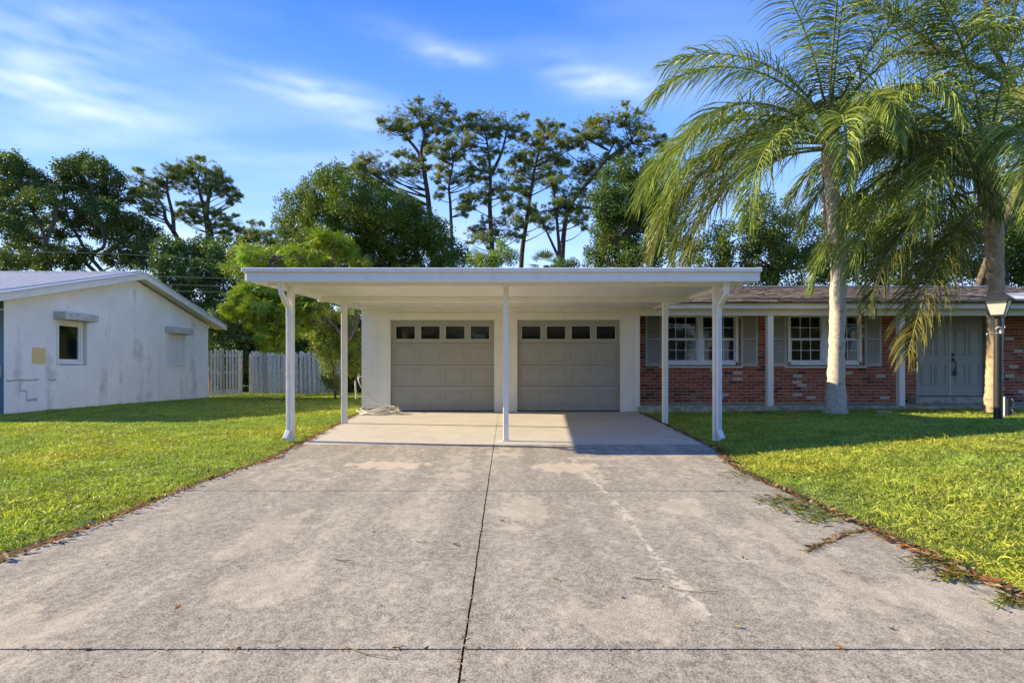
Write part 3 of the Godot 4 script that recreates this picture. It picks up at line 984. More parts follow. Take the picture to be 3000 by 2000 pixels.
func entry_door(o: Node3D, x0: float, x1: float) -> void:
	var zf := 14.86
	var y0 := 0.315
	var y1 := 2.40
	var fr := MB.new()
	for e in [[x0 - 0.03, x0 + 0.03, 0.16, y1 + 0.02], [x1 - 0.03, x1 + 0.03, 0.16, y1 + 0.02], [x0 + 0.03, x1 - 0.03, y1 - 0.01, y1 + 0.03]]:
		fr.span(Vector3(e[0], e[2], -14.785), Vector3(e[1], e[3], -14.93), 0.006)
	var host := part(fr, "entry_door", M.door_grey, o)
	var mid := (x0 + x1) * 0.5
	for d in [[x0 + 0.033, mid - 0.004], [mid + 0.004, x1 - 0.033]]:
		var b := MB.new()
		b.span(Vector3(d[0], y0, -zf), Vector3(d[1], y1 - 0.012, -zf - 0.045), 0.004)
		inst(b.mesh(), "door_leaf", M.door_grey, host)
		var w: float = d[1] - d[0]
		for c in 2:
			var xa: float = d[0] + w * (0.13 if c == 0 else 0.545)
			var xb: float = xa + w * 0.325
			for rws in [[0.58, 1.13], [1.33, 2.02], [2.12, 2.33]]:
				var pn := MB.new()
				for e in [[xa, xb, rws[0], rws[0] + 0.018], [xa, xb, rws[1] - 0.018, rws[1]], [xa, xa + 0.018, rws[0] + 0.018, rws[1] - 0.018], [xb - 0.018, xb, rws[0] + 0.018, rws[1] - 0.018]]:
					pn.span(Vector3(e[0], e[2], -zf + 0.012), Vector3(e[1], e[3], -zf - 0.01), 0.005)
				pn.span(Vector3(xa + 0.05, rws[0] + 0.05, -zf + 0.010), Vector3(xb - 0.05, rws[1] - 0.05, -zf - 0.01), 0.006)
				inst(pn.mesh(), "panel", M.door_grey, host)
	var a := MB.new()
	a.span(Vector3(mid - 0.018, y0, -zf + 0.014), Vector3(mid + 0.012, y1 - 0.02, -zf - 0.004), 0.004)
	inst(a.mesh(), "astragal", M.cream_paint, host)
	var hx := mid + 0.07
	var k := MB.new()
	k.box(Vector3(hx, 1.365, -zf + 0.02), Vector3(0.068, 0.075, 0.03), 0.006)
	inst(k.mesh(), "deadbolt", M.black_metal, host)
	k = MB.new()
	k.box(Vector3(hx, 1.235, -zf + 0.02), Vector3(0.068, 0.09, 0.03), 0.006)
	k.tube([Vector3(hx + 0.015, 1.20, -zf + 0.03), Vector3(hx + 0.03, 1.17, -zf + 0.06), Vector3(hx + 0.035, 1.08, -zf + 0.065), Vector3(hx + 0.02, 0.99, -zf + 0.055), Vector3(hx, 0.965, -zf + 0.03)], [0.011, 0.012, 0.012, 0.012, 0.011], 8, true)
	inst(k.mesh(), "handle", M.black_metal, host)
	k = MB.new()
	k.box(Vector3(hx + 0.02, 0.89, -zf + 0.045), Vector3(0.075, 0.11, 0.045), 0.012)
	k.tube([Vector3(hx - 0.005, 0.93, -zf + 0.045), Vector3(hx - 0.005, 0.985, -zf + 0.045), Vector3(hx + 0.02, 1.005, -zf + 0.05), Vector3(hx + 0.045, 0.985, -zf + 0.045), Vector3(hx + 0.045, 0.93, -zf + 0.045)], [0.006, 0.006, 0.006, 0.006, 0.006], 6)
	inst(k.mesh(), "lock_box", M.black_metal, host)

func build_bricks(o: Node3D, holes: Array, covers: Array) -> void:
	var r := RandomNumberGenerator.new()
	r.seed = 12
	var b := MB.new()
	wall_with_holes(b, 2.90, 14.6, 0.10, 2.46, holes, 14.802, 14.95)
	var wall := part(b, "brick_wall", M.mortar, o)
	var unit := MB.new()
	unit.box(Vector3.ZERO, Vector3(0.222, 0.067, 0.04), 0.005)
	var um := unit.mesh()
	var course := 0.0786
	var pitch := 0.2336
	var made := 0
	var rest := MB.new()
	rest.colored = true
	var row := 0
	var y := 0.158 + 0.034
	while y < 2.44:
		var x := 2.92 + (0.5 * pitch if row % 2 else 0.0) + r.randf_range(-0.01, 0.01)
		while x < 14.5:
			var segs := [[x, x + 0.222]]
			for h in holes:
				if y + 0.034 < h[2] or y - 0.034 > h[3]:
					continue
				var nx := []
				for s in segs:
					if s[1] <= h[0] or s[0] >= h[1]:
						nx.append(s)
					else:
						if s[0] < h[0]:
							nx.append([s[0], h[0]])
						if s[1] > h[1]:
							nx.append([h[1], s[1]])
				segs = nx
			for s in segs:
				var w: float = s[1] - s[0]
				if w < 0.03:
					continue
				var cx: float = (s[0] + s[1]) * 0.5
				var hid := y > 2.36 or cx > 13.1 or cx < 3.18
				for c in covers:
					if s[0] > c[0] and s[1] < c[1] and y > c[2]:
						hid = true
				var t := r.randf()
				var k := 0 if t < 0.27 else (1 if t < 0.50 else (2 if t < 0.68 else (3 if t < 0.82 else (4 if t < 0.88 else (5 if t < 0.955 else 6)))))
				var at := Vector3(cx, y + r.randf_range(-0.002, 0.002), -14.815 + r.randf_range(-0.004, 0.004))
				var bs := Basis(Vector3.FORWARD, r.randfn() * 0.006).scaled(Vector3(w / 0.222, 1.0, 1.0))
				if not hid and made < 300:
					made += 1
					var q := inst(um, "brick", M["brick%d" % k], wall)
					q.transform = Transform3D(bs, at)
				else:
					rest.col = M["brick%d" % k].albedo_color.srgb_to_linear()
					rest.box(at, Vector3(w, 0.067, 0.04), 0.0, Basis(Vector3.FORWARD, r.randfn() * 0.006))
			x += pitch
		y += course
		row += 1
	var m: StandardMaterial3D = M.brick0.duplicate()
	m.albedo_color = Color.WHITE
	m.vertex_color_use_as_albedo = true
	var st := inst(rest.mesh(), "bricks", m, wall)
	st.set_meta("kind", "stuff")

func build_house() -> void:
	mat("grey_trim", C(0.48, 0.48, 0.45), 0.45)
	var o := thing("brick_house", "low ranch house with white two-door garage and red brick porch front", "house", Vector3(5.0, 0, -15.5))
	# garage front: painted panel wall with two door openings
	var b := MB.new()
	wall_with_holes(b, -3.53, 2.98, 0.0, 2.70, [[-2.865, -0.408, -0.01, 2.15], [0.115, 2.555, -0.01, 2.15]], 13.70, 13.86)
	var gw := part(b, "garage_wall", M.white_paint, o)
	for h in [[-2.865, -0.408], [0.115, 2.555]]:
		b = MB.new()
		b.span(Vector3(h[0] - 0.03, 2.155, -13.68), Vector3(h[1] + 0.05, 2.315, -13.70), 0.004)
		inst(b.mesh(), "header_board", M.white_paint, gw)
		for s in [h[0], h[1]]:
			b = MB.new()
			b.box(Vector3(s, 1.08, -13.745), Vector3(0.024, 2.15, 0.10), 0.004)
			inst(b.mesh(), "door_stop", M.white_paint, gw)
	for x in [-3.16, 2.70]:
		b = MB.new()
		b.span(Vector3(x - 0.006, 0.03, -13.694), Vector3(x + 0.006, 2.42, -13.702))
		inst(b.mesh(), "batten", M.white_paint, gw)
	b = MB.new()
	b.span(Vector3(2.87, 0.12, -13.672), Vector3(2.995, 2.42, -13.70), 0.004)
	inst(b.mesh(), "corner_board", M.white_paint, gw)
	b = MB.new()
	b.span(Vector3(-3.53, 2.395, -13.668), Vector3(2.99, 2.445, -13.70), 0.004)
	inst(b.mesh(), "frieze_board", M.white_paint, gw)
	garage_door(o, -2.852, -0.421)
	garage_door(o, 0.128, 2.542)
	# the closed shell behind: side walls, back wall, floors and ceiling
	b = MB.new()
	b.span(Vector3(-3.53, 0.0, -13.86), Vector3(-3.40, 2.70, -22.0))
	part(b, "side_wall", M.white_paint, o)
	b = MB.new()
	b.span(Vector3(14.45, 0.0, -14.95), Vector3(14.6, 2.70, -22.0))
	b.span(Vector3(-3.53, 0.0, -21.9), Vector3(14.6, 2.70, -22.05))
	part(b, "back_wall", M.white_paint, o)
	b = MB.new()
	b.span(Vector3(2.85, 0.0, -13.87), Vector3(2.98, 2.60, -21.9))
	b.span(Vector3(2.98, 2.46, -14.82), Vector3(14.45, 2.50, -21.9))
	b.span(Vector3(-3.40, 2.46, -13.87), Vector3(2.85, 2.50, -21.9))
	b.span(Vector3(2.98, -0.05, -14.96), Vector3(14.45, 0.10, -21.9))
	b.span(Vector3(-3.40, -0.11, -13.87), Vector3(2.85, -0.005, -21.9))
	part(b, "inner_shell", M.interior, o)
	# porch slab and step
	b = MB.new()
	b.span(Vector3(2.985, -0.10, -13.55), Vector3(14.6, 0.14, -14.90), 0.012)
	part(b, "porch_slab", M.porch_concrete, o)
	b = MB.new()
	b.span(Vector3(10.03, 0.14, -14.50), Vector3(12.12, 0.305, -14.86), 0.012)
	part(b, "door_step", M.porch_concrete, o)
	# openings of the brick front
	var k := 14.8 / F
	var w1 := [440.0 * k, 663.0 * k]
	var w2 := [807.7 * k, 1025.0 * k]
	var dr := [1187.0 * k, 1392.5 * k]
	var sh := [[390.0 * k, 440.5 * k], [670.0 * k, 720.5 * k], [754.0 * k, 804.5 * k], [1033.0 * k, 1083.0 * k]]
	var covers := []
	for s in sh:
		covers.append([s[0], s[1], 1.06])
	build_bricks(o, [[w1[0], w1[1], 1.05, 2.42], [w2[0], w2[1], 1.05, 2.42], [dr[0], dr[1], 0.10, 2.42]], covers)
	sash_window(o, w1[0], w1[1])
	sash_window(o, w2[0], w2[1])
	for s in sh:
		shutter(o, s[0], s[1])
	entry_door(o, dr[0], dr[1])
	# porch posts, beam, soffit, fascia
	for x in [757.3, 1142.5, 1530.0]:
		b = MB.new()
		b.box(Vector3(x * 13.62 / F, 1.19, -13.66), Vector3(0.135, 2.10, 0.135), 0.006)
		part(b, "porch_post", M.white_paint, o)
	b = MB.new()
	b.span(Vector3(2.985, 2.24, -13.58), Vector3(14.6, 2.405, -13.74), 0.005)
	part(b, "porch_beam", M.cream_paint, o)
	b = MB.new()
	b.span(Vector3(2.985, 2.405, -13.42), Vector3(14.6, 2.43, -14.82))
	part(b, "porch_ceiling", M.cream_paint, o)
	b = MB.new()
	b.span(Vector3(3.32, 2.385, -13.39), Vector3(15.0, 2.515, -13.42), 0.005)
	part(b, "eave_fascia", M.white_paint, o)
	# roof: decking, shingles, ridge
	var pitch := 0.21
	var e := 13.30
	var ridge := 17.8
	var yr := 2.52 + pitch * (ridge - e)
	b = MB.new()
	b.prism([Vector3(2.6, 2.50, -e), Vector3(15.1, 2.50, -e), Vector3(15.1, yr - 0.02, -ridge), Vector3(2.6, yr - 0.02, -ridge)], Vector3(0, 0.02, 0))
	b.prism([Vector3(-3.7, 2.69, -13.88), Vector3(2.6, 2.69, -13.88), Vector3(2.6, yr - 0.02, -ridge), Vector3(-3.7, yr - 0.02, -ridge)], Vector3(0, 0.02, 0))
	b.prism([Vector3(-3.7, yr - 0.02, -ridge), Vector3(15.1, yr - 0.02, -ridge), Vector3(15.1, 2.50, -22.4), Vector3(-3.7, 2.50, -22.4)], Vector3(0, 0.02, 0))
	for x in [-3.53, 14.45]:
		b.prism([Vector3(x, 2.48, -13.9), Vector3(x, 2.48, -22.0), Vector3(x, yr - 0.03, -ridge)], Vector3(0.13, 0, 0))
	var roof := part(b, "roof", M.pine_bark, o)
	var rr := RandomNumberGenerator.new()
	rr.seed = 91
	var st := MB.new()
	st.colored = true
	var row := 0
	var s := -0.02
	while s < ridge - e:
		var x := 2.55 - rr.randf() * 0.3
		while x < 15.1:
			var w := rr.randf_range(0.14, 0.32)
			var t := rr.randf()
			st.col = Color(0.155, 0.128, 0.118).lerp(Color(0.27, 0.235, 0.22), t) if t < 0.9 else Color(0.085, 0.068, 0.06)
			var y := 2.522 + pitch * s
			var lift := 0.012 + rr.randf() * 0.016
			var a := Vector3(x, y + lift, -(e + s) + rr.randf_range(-0.02, 0.02))
			var c := Vector3(x + w - 0.008, y + lift + rr.randf_range(-0.006, 0.008), a.z)
			var up := Vector3(0, pitch * 0.22 - 0.008, -0.22)
			st.poly([a, c, c + up, a + up], Vector3.UP)
			st.poly([a, c, c - Vector3(0, lift, 0), a - Vector3(0, lift, 0)], Vector3.BACK)
			x += w
		s += 0.15
		row += 1
	var sg := inst(st.mesh(), "shingles", M.asphalt_shingle, roof)
	sg.set_meta("kind", "stuff")
	b = MB.new()
	b.span(Vector3(-3.7, yr + 0.005, -ridge + 0.12), Vector3(15.1, yr + 0.045, -ridge - 0.12), 0.01)
	inst(b.mesh(), "ridge_cap", M.grey_box, roof)
	b = MB.new()
	b.prism([Vector3(11.62, 2.60, -13.55), Vector3(12.9, 2.62, -13.55), Vector3(12.9, 2.86, -14.5), Vector3(11.75, 2.80, -14.3)], Vector3(0, 0.03, 0))
	inst(b.mesh(), "patch_flashing", M.white_metal, roof)
	# a pale curtain gathered behind the window by the garage
	var cu := MB.new()
	var pts := []
	for i in 25:
		var t := i / 24.0
		pts.append(Vector3(lerpf(4.52, 4.72, t), 0, -15.10 - 0.02 * sin(t * 22.0)))
	for i in 24:
		cu.poly([pts[i] + Vector3(0, 1.0, 0), pts[i + 1] + Vector3(0, 1.0, 0), pts[i + 1] + Vector3(0.015, 2.15, 0), pts[i] + Vector3(-0.015, 2.15, 0)], Vector3.BACK)
	single(cu, "curtain", M.curtain, "pale curtain gathered behind the window between garage and porch post", "curtain")

# ---------------------------------------------------------------- neighbour's house
func build_neighbour() -> void:
	var X := -11.4
	var o := thing("white_house", "neighbouring white stucco house with stained gable wall and metal roof", "house", Vector3(-16.0, 0, -17.5))
	var za := 13.1
	var zb := 21.9
	var zr := 17.6
	var yr := 3.78
	# gable wall as a slab with two openings: strips along Z under the rake line
	var b := MB.new()
	var holes := [[14.63, 15.62, 1.10, 2.25], [19.28, 20.28, 1.12, 2.20]]
	var cuts := [za, zr, zb, 14.63, 15.62, 19.28, 20.28]
	cuts.sort()
	for i in cuts.size() - 1:
		var a: float = cuts[i]
		var c: float = cuts[i + 1]
		var ya := yr - 0.25 * absf(a - zr) - 0.09
		var yc := yr - 0.25 * absf(c - zr) - 0.09
		var lo := -0.3
		for h in holes:
			if (a + c) * 0.5 > h[0] and (a + c) * 0.5 < h[1]:
				b.prism([Vector3(X, lo, -a), Vector3(X, lo, -c), Vector3(X, h[2], -c), Vector3(X, h[2], -a)], Vector3(-0.2, 0, 0))
				lo = h[3]
		b.prism([Vector3(X, lo, -a), Vector3(X, lo, -c), Vector3(X, yc, -c), Vector3(X, ya, -a)], Vector3(-0.2, 0, 0))
	b.uvm = "zy"
	b.uvr = Rect2(13.0, 4.0, 9.0, -4.2)
	part(b, "gable_wall", M.stucco, o)
	b = MB.new()
	b.span(Vector3(-24.0, -0.3, -za), Vector3(X - 0.2, 2.60, -za - 0.2))
	b.span(Vector3(X - 0.2, -0.3, -za + 0.004), Vector3(X - 0.004, 2.56, -za - 0.1))
	part(b, "front_wall", M.blue_stucco, o)
	b = MB.new()
	b.span(Vector3(-24.0, -0.3, -zb), Vector3(X - 0.2, 2.60, -zb + 0.2))
	b.span(Vector3(-24.2, -0.3, -za), Vector3(-24.0, 2.60, -zb))
	b.span(Vector3(-24.0, 2.44, -za - 0.2), Vector3(X - 0.2, 2.48, -zb + 0.2))
	b.span(Vector3(-24.0, -0.3, -za - 0.2), Vector3(X - 0.2, -0.2, -zb + 0.2))
	part(b, "rear_wall", M.interior, o)
	# roof: two metal slopes, ribs, rake boards, soffit
	var e0 := 11.9
	var e1 := 22.6
	var xr := -11.08
	var ytop := 3.90
	b = MB.new()
	b.prism([Vector3(-24.4, ytop, -zr), Vector3(xr, ytop, -zr), Vector3(xr, ytop - 0.25 * (zr - e0), -e0), Vector3(-24.4, ytop - 0.25 * (zr - e0), -e0)], Vector3(0, -0.03, 0))
	b.prism([Vector3(-24.4, ytop, -zr), Vector3(xr, ytop, -zr), Vector3(xr, ytop - 0.25 * (e1 - zr), -e1), Vector3(-24.4, ytop - 0.25 * (e1 - zr), -e1)], Vector3(0, -0.03, 0))
	var roof := part(b, "metal_roof", M.metal_roof, o)
	var x := xr - 0.25
	while x > -24.3:
		b = MB.new()
		b.prism([Vector3(x - 0.03, ytop - 0.001, -zr), Vector3(x + 0.03, ytop - 0.001, -zr), Vector3(x + 0.03, ytop - 0.25 * (zr - e0) - 0.001, -e0), Vector3(x - 0.03, ytop - 0.25 * (zr - e0) - 0.001, -e0)], Vector3(0, 0.045, 0))
		inst(b.mesh(), "rib", M.metal_roof, roof)
		x -= 0.29
	b = MB.new()
	b.span(Vector3(-24.4, ytop - 0.01, -zr + 0.16), Vector3(xr + 0.01, ytop + 0.012, -zr - 0.16), 0.008)
	inst(b.mesh(), "ridge_cap", M.metal_roof, roof)
	for e in [e0, e1]:
		var ye: float = ytop - 0.25 * absf(e - zr)
		b = MB.new()
		b.prism([Vector3(xr, ytop - 0.035, -zr), Vector3(xr, ytop - 0.20, -zr), Vector3(xr, ye - 0.18, -e), Vector3(xr, ye - 0.035, -e)], Vector3(0.035, 0, 0))
		part(b, "rake_board", M.white_paint, o)
		b = MB.new()
		b.prism([Vector3(xr - 0.01, ytop + 0.012, -zr), Vector3(xr + 0.055, ytop + 0.012, -zr), Vector3(xr + 0.055, ye + 0.012, -e), Vector3(xr - 0.01, ye + 0.012, -e)], Vector3(0, -0.05, 0))
		part(b, "rake_flashing", M.metal_roof, o)
		b = MB.new()
		b.prism([Vector3(xr - 0.002, ytop - 0.13, -zr), Vector3(X - 0.1, ytop - 0.13, -zr), Vector3(X - 0.1, ye - 0.13, -e), Vector3(xr - 0.002, ye - 0.13, -e)], Vector3(0, -0.02, 0))
		part(b, "soffit", M.cream_paint, o)
	b = MB.new()
	b.span(Vector3(-24.4, 2.30, -e0 + 0.03), Vector3(xr + 0.02, 2.46, -e0 - 0.01), 0.005)
	part(b, "eave_board", M.white_paint, o)
	b = MB.new()
	b.span(Vector3(-24.4, 2.32, -e0 - 0.01), Vector3(X, 2.34, -za))
	part(b, "front_soffit", M.cream_paint, o)
	# window with side rails, hood over it
	var w := MB.new()
	for e in [[14.66, 14.74, 1.12, 2.25], [15.51, 15.59, 1.12, 2.25], [14.74, 15.51, 1.12, 1.20], [14.74, 15.51, 2.15, 2.25]]:
		w.span(Vector3(X - 0.05, e[2], -e[0]), Vector3(X - 0.13, e[3], -e[1]), 0.006)
	for e in [[14.74, 14.79, 1.20, 2.15], [15.46, 15.51, 1.20, 2.15], [14.79, 15.46, 1.20, 1.25], [14.79, 15.46, 2.10, 2.15]]:
		w.span(Vector3(X - 0.075, e[2], -e[0]), Vector3(X - 0.125, e[3], -e[1]), 0.005)
	var wn := part(w, "window", M.vinyl, o)
	w = MB.new()
	w.poly([Vector3(X - 0.1, 1.25, -14.79), Vector3(X - 0.1, 1.25, -15.46), Vector3(X - 0.1, 2.10, -15.46), Vector3(X - 0.1, 2.10, -14.79)], Vector3.RIGHT)
	inst(w.mesh(), "pane", M.glass, wn)
	for e in [14.60, 15.60]:
		w = MB.new()
		w.span(Vector3(X + 0.035, 1.08, -e), Vector3(X - 0.06, 2.24, -e - 0.055), 0.006)
		inst(w.mesh(), "shutter_rail", M.vinyl, wn)
	for e in [[14.52, 15.70, 2.235, 2.43, 0.30], [19.17, 20.42, 2.175, 2.385, 0.27]]:
		w = MB.new()
		w.span(Vector3(X + e[4], e[2], -e[0]), Vector3(X - 0.02, e[3], -e[1]), 0.012)
		part(w, "shutter_box", M.hood_grey, o)
	# the closed roller shutter
	w = MB.new()
	for e in [[19.24, 19.31], [20.25, 20.32]]:
		w.span(Vector3(X + 0.05, 1.09, -e[0]), Vector3(X - 0.08, 2.19, -e[1]), 0.006)
	w.span(Vector3(X + 0.04, 1.09, -19.31), Vector3(X - 0.08, 1.13, -20.25), 0.006)
	var sh := part(w, "roller_shutter", M.vinyl, o)
	for k in 19:
		w = MB.new()
		w.span(Vector3(X + 0.028, 1.132 + k * 0.055, -19.31), Vector3(X + 0.008, 1.184 + k * 0.055, -20.25), 0.007)
		inst(w.mesh(), "slat", M.vinyl, sh)
	# meter box and conduit on the front corner
	var bx := thing("meter_box", "grey utility box with conduit on the blue front wall", "utility box", Vector3(-11.56, 0, -13.05))
	b = MB.new()
	b.span(Vector3(-11.68, 0.80, -12.96), Vector3(-11.45, 1.08, -13.095), 0.01)
	part(b, "box", M.grey_box, bx)
	b = MB.new()
	b.tube([Vector3(-11.5, 0.82, -13.04), Vector3(-11.5, 0.45, -13.04), Vector3(-11.52, 0.0, -13.03)], [0.022, 0.022, 0.022], 8)
	b.tube([Vector3(-11.62, 0.82, -13.04), Vector3(-11.62, 0.0, -13.04)], [0.03, 0.03], 8)
	part(b, "conduit", M.grey_box, bx)

func board_fence(called: String, label: String, a: Vector3, c: Vector3, count: int, w: float, both: bool, sd: int, h: float) -> void:
	var r := RandomNumberGenerator.new()
	r.seed = sd
	var o := thing(called, label, "fence", (a + c) * 0.5)
	var d := (c - a)
	var L := d.length()
	d = d / L
	var nrm := Vector3(-d.z, 0, d.x)
	if nrm.z < 0:
		nrm = -nrm
	var bs := Basis(d, Vector3.UP, d.cross(Vector3.UP))
	for y in [0.22, 0.95, 1.62]:
		var b := MB.new()
		b.box((a + c) * 0.5 + Vector3(0, y, 0) + nrm * 0.0, Vector3(L, 0.085, 0.038), 0.003, bs)
		part(b, "rail", M.fence1, o)
	for k in [0.0, 0.5, 1.0]:
		if count < 14 and k == 0.5:
			continue
		var b := MB.new()
		b.box(a.lerp(c, k) + Vector3(0, h * 0.5 - 0.05, 0) - nrm * 0.065, Vector3(0.09, h - 0.1, 0.09), 0.005, bs)
		part(b, "post", M.fence3, o)
	for s in (2 if both else 1):
		for k in count:
			var t := (k + 0.5 + s * 0.5) / count
			if t > 1.0:
				continue
			var q := a.lerp(c, t) + nrm * (0.032 if s == 0 else -0.032)
			var hh := h + r.randf_range(-0.09, 0.04)
			var b := MB.new()
			var lean := Basis(nrm, r.randfn() * 0.014) * bs
			var ww := w * r.randf_range(0.93, 1.05)
			var y0 := 0.03 + r.randf() * 0.05
			var pts := []
			for e in [[-0.5, y0], [0.5, y0], [0.5, hh - 0.05], [0.28 + r.randf_range(-0.1, 0.1), hh], [-0.3, hh - r.randf() * 0.02], [-0.5, hh - 0.05]]:
				pts.append(q + lean * Vector3(e[0] * ww, e[1], -0.009))
			b.prism(pts, lean * Vector3(0, 0, 0.018))
			var m := 0 if r.randf() < 0.4 else (1 if r.randf() < 0.5 else (2 if r.randf() < 0.6 else 3))
			part(b, "slat", M["fence%d" % m], o)

func build_fences() -> void:
	board_fence("board_fence", "weathered white picket gate leaf standing open beside the stained white house", Vector3(-11.42, -0.10, -22.0), Vector3(-11.10, -0.10, -24.0), 11, 0.115, false, 31, 1.87)
	board_fence("board_fence", "weathered grey-white board fence with overlapping slats beside the bush", Vector3(-10.95, -0.10, -24.4), Vector3(-7.4, -0.10, -24.9), 20, 0.115, true, 37, 1.83)

# ---------------------------------------------------------------- lamp post, hose and small things
func build_props() -> void:
	var base := Vector3(7.16, 0.19, -8.6)
	base.y = ground_h(7.16, 8.6)
	var o := thing("lamp_post", "black garden lamp post with frosted four-sided lantern on the lawn", "lamp post", base)
	var b := MB.new()
	var y := base.y
	var top := 1.77
	var pts := []
	var rad := []
	for e in [[-0.1, 0.055], [0.0, 0.055], [0.5, 0.0535], [1.1, 0.052], [1.46, 0.052], [1.461, 0.047], [top - y, 0.047]]:
		pts.append(base + Vector3(0, e[0], 0))
		rad.append(e[1])
	b.tube(pts, rad, 20)
	part(b, "pole", M.lamp_metal, o)
	var c := Vector3(base.x, 0, base.z)
	var turn := Basis(Vector3.UP, deg_to_rad(41.0))
	var ring := func(r: float, yy: float) -> Array:
		var q := []
		for k in 4:
			q.append(c + turn * Vector3([1, 1, -1, -1][k] * r, yy, [1, -1, -1, 1][k] * r))
		return q
	b = MB.new()
	b.box(c + Vector3(0, 1.782, 0), Vector3(0.165, 0.024, 0.165), 0.004, turn)
	part(b, "lantern_base", M.black_metal, o)
	var lo: Array = ring.call(0.082, 1.795)
	var hi: Array = ring.call(0.140, 2.02)
	for k in 4:
		var j := (k + 1) % 4
		b = MB.new()
		var out: Vector3 = (lo[k] + lo[j]) * 0.5 - Vector3(c.x, 1.795, c.z)
		b.prism([lo[k], lo[j], hi[j], hi[k]], -out.normalized() * 0.004)
		part(b, "lantern_pane", M.frosted_glass, o)
		b = MB.new()
		b.tube([lo[k], hi[k]], [0.009, 0.009], 6)
		b.tube([lo[k], lo[j]], [0.008, 0.008], 6)
		b.tube([hi[k], hi[j]], [0.008, 0.008], 6)
		part(b, "lantern_frame", M.black_metal, o)
	b = MB.new()
	var e0: Array = ring.call(0.192, 2.012)
	var e1: Array = ring.call(0.192, 2.026)
	var e2: Array = ring.call(0.075, 2.118)
	for k in 4:
		var j := (k + 1) % 4
		var out: Vector3 = (e0[k] + e0[j]) * 0.5 - Vector3(c.x, 2.02, c.z)
		b.poly([e0[k], e0[j], e1[j], e1[k]], out)
		b.poly([e1[k], e1[j], e2[j], e2[k]], out + Vector3.UP * 0.1)
	b.poly(e0, Vector3.DOWN)
	b.box(c + Vector3(0, 2.122, 0), Vector3(0.165, 0.014, 0.165), 0.003, turn)
	part(b, "lantern_cap", M.lamp_metal, o)
	b = MB.new()
	b.tube([c + Vector3(0, 2.128, 0), c + Vector3(0, 2.15, 0), c + Vector3(0, 2.175, 0)], [0.010, 0.009, 0.003], 8)
	part(b, "finial", M.lamp_metal, o)
	b = MB.new()
	var q := c + Vector3(0, 1.53, 0.055)
	b.tube([q + Vector3(0.02, 0.0, 0), q + Vector3(-0.22, -0.012, 0.01)], [0.009, 0.010], 8, true)
	b.box(q + Vector3(0.0, 0.02, 0.01), Vector3(0.05, 0.06, 0.03), 0.008)
	b.tube([q + Vector3(-0.09, 0.06, 0.01), q + Vector3(-0.06, 0.09, 0.02), q + Vector3(-0.02, 0.07, 0.03), q + Vector3(0.04, 0.075, 0.02), q + Vector3(0.05, 0.11, 0.0)], [0.007, 0.012, 0.012, 0.006, 0.003], 6, true)
	part(b, "bracket", M.pvc, o)
	# outdoor outlet on a stake by the far palm
	var s := Vector3(8.13, ground_h(8.13, 9.6), -9.6)
	var ob := thing("outlet_stake", "short stake carrying two dark outlet boxes behind the lamp post", "outlet", s)
	b = MB.new()
	b.box(s + Vector3(-0.028, 0.12, 0), Vector3(0.03, 0.46, 0.03), 0.004)
	part(b, "stake", M.grey_box, ob)
	for yy in [0.05, 0.225]:
		b = MB.new()
		b.box(s + Vector3(0.03, yy + 0.03, 0.005), Vector3(0.085, 0.135, 0.07), 0.008)
		part(b, "outlet_box", M.black_metal, ob)
		b = MB.new()
		b.tube([s + Vector3(0.066, yy - 0.02, 0.044), s + Vector3(0.082, yy + 0.04, 0.046), s + Vector3(0.05, yy + 0.095, 0.044)], [0.006, 0.006, 0.006], 6)
		part(b, "cover_edge", M.grey_box, ob)
	# garden hose: loose coil with its end climbing to the tap
	var r := RandomNumberGenerator.new()
	r.seed = 4
	var hs := thing("garden_hose", "pale grey garden hose coiled loosely beside the garage door", "hose", Vector3(-2.95, 0, -12.95))
	var pts2 := []
	var rad2 := []
	var cx := -2.95
	var cz := -12.95
	for k in 150:
		var t := k / 149.0
		var a := t * TAU * 6.3 + 0.4
		var rr := 0.50 - 0.15 * absf(sin(t * 9.0)) + 0.04 * sin(a * 1.7 + t * 5.0)
		pts2.append(Vector3(cx + cos(a) * rr * 1.0 + 0.06 * sin(t * 21.0), 0.016 + 0.036 * floor(t * 5.0) * (0.6 + 0.4 * sin(a * 2.0)) + 0.012 * (1.0 + sin(a * 3.0 + t * 8.0)), cz + sin(a) * rr * 0.62 + 0.05 * cos(t * 17.0)))
		rad2.append(0.0125)
	for q2 in [Vector3(-2.62, 0.13, -13.2), Vector3(-2.85, 0.17, -13.3), Vector3(-3.12, 0.27, -13.36), Vector3(-3.33, 0.42, -13.4), Vector3(-3.48, 0.60, -13.44), Vector3(-3.55, 0.74, -13.5), Vector3(-3.58, 0.80, -13.58), Vector3(-3.585, 0.80, -13.70)]:
		pts2.append(q2)
		rad2.append(0.0125)
	b = MB.new()
	b.tube(smooth_path(pts2, 2), fill(0.0125, (pts2.size() - 1) * 2 + 1), 8)
	part(b, "tube", M.hose, hs)
	b = MB.new()
	b.tube([Vector3(-2.52, 0.10, -12.90), Vector3(-2.44, 0.09, -12.85)], [0.017, 0.017], 8, true)
	part(b, "coupling", M.grey_box, hs)
	var tap := thing("garden_tap", "white pipe stub with tap at the corner of the garage wall", "tap", Vector3(-3.62, 0, -13.62))
	b = MB.new()
	b.tube([Vector3(-3.63, 0.30, -13.6), Vector3(-3.655, 0.72, -13.6)], [0.02, 0.02], 8, true)
	part(b, "pipe", M.pvc, tap)
	b = MB.new()
	b.tube([Vector3(-3.53, 0.82, -13.72), Vector3(-3.60, 0.82, -13.70), Vector3(-3.60, 0.78, -13.69)], [0.016, 0.018, 0.014], 8, true)
	b.tube([Vector3(-3.60, 0.83, -13.70), Vector3(-3.60, 0.87, -13.70)], [0.008, 0.008], 6)
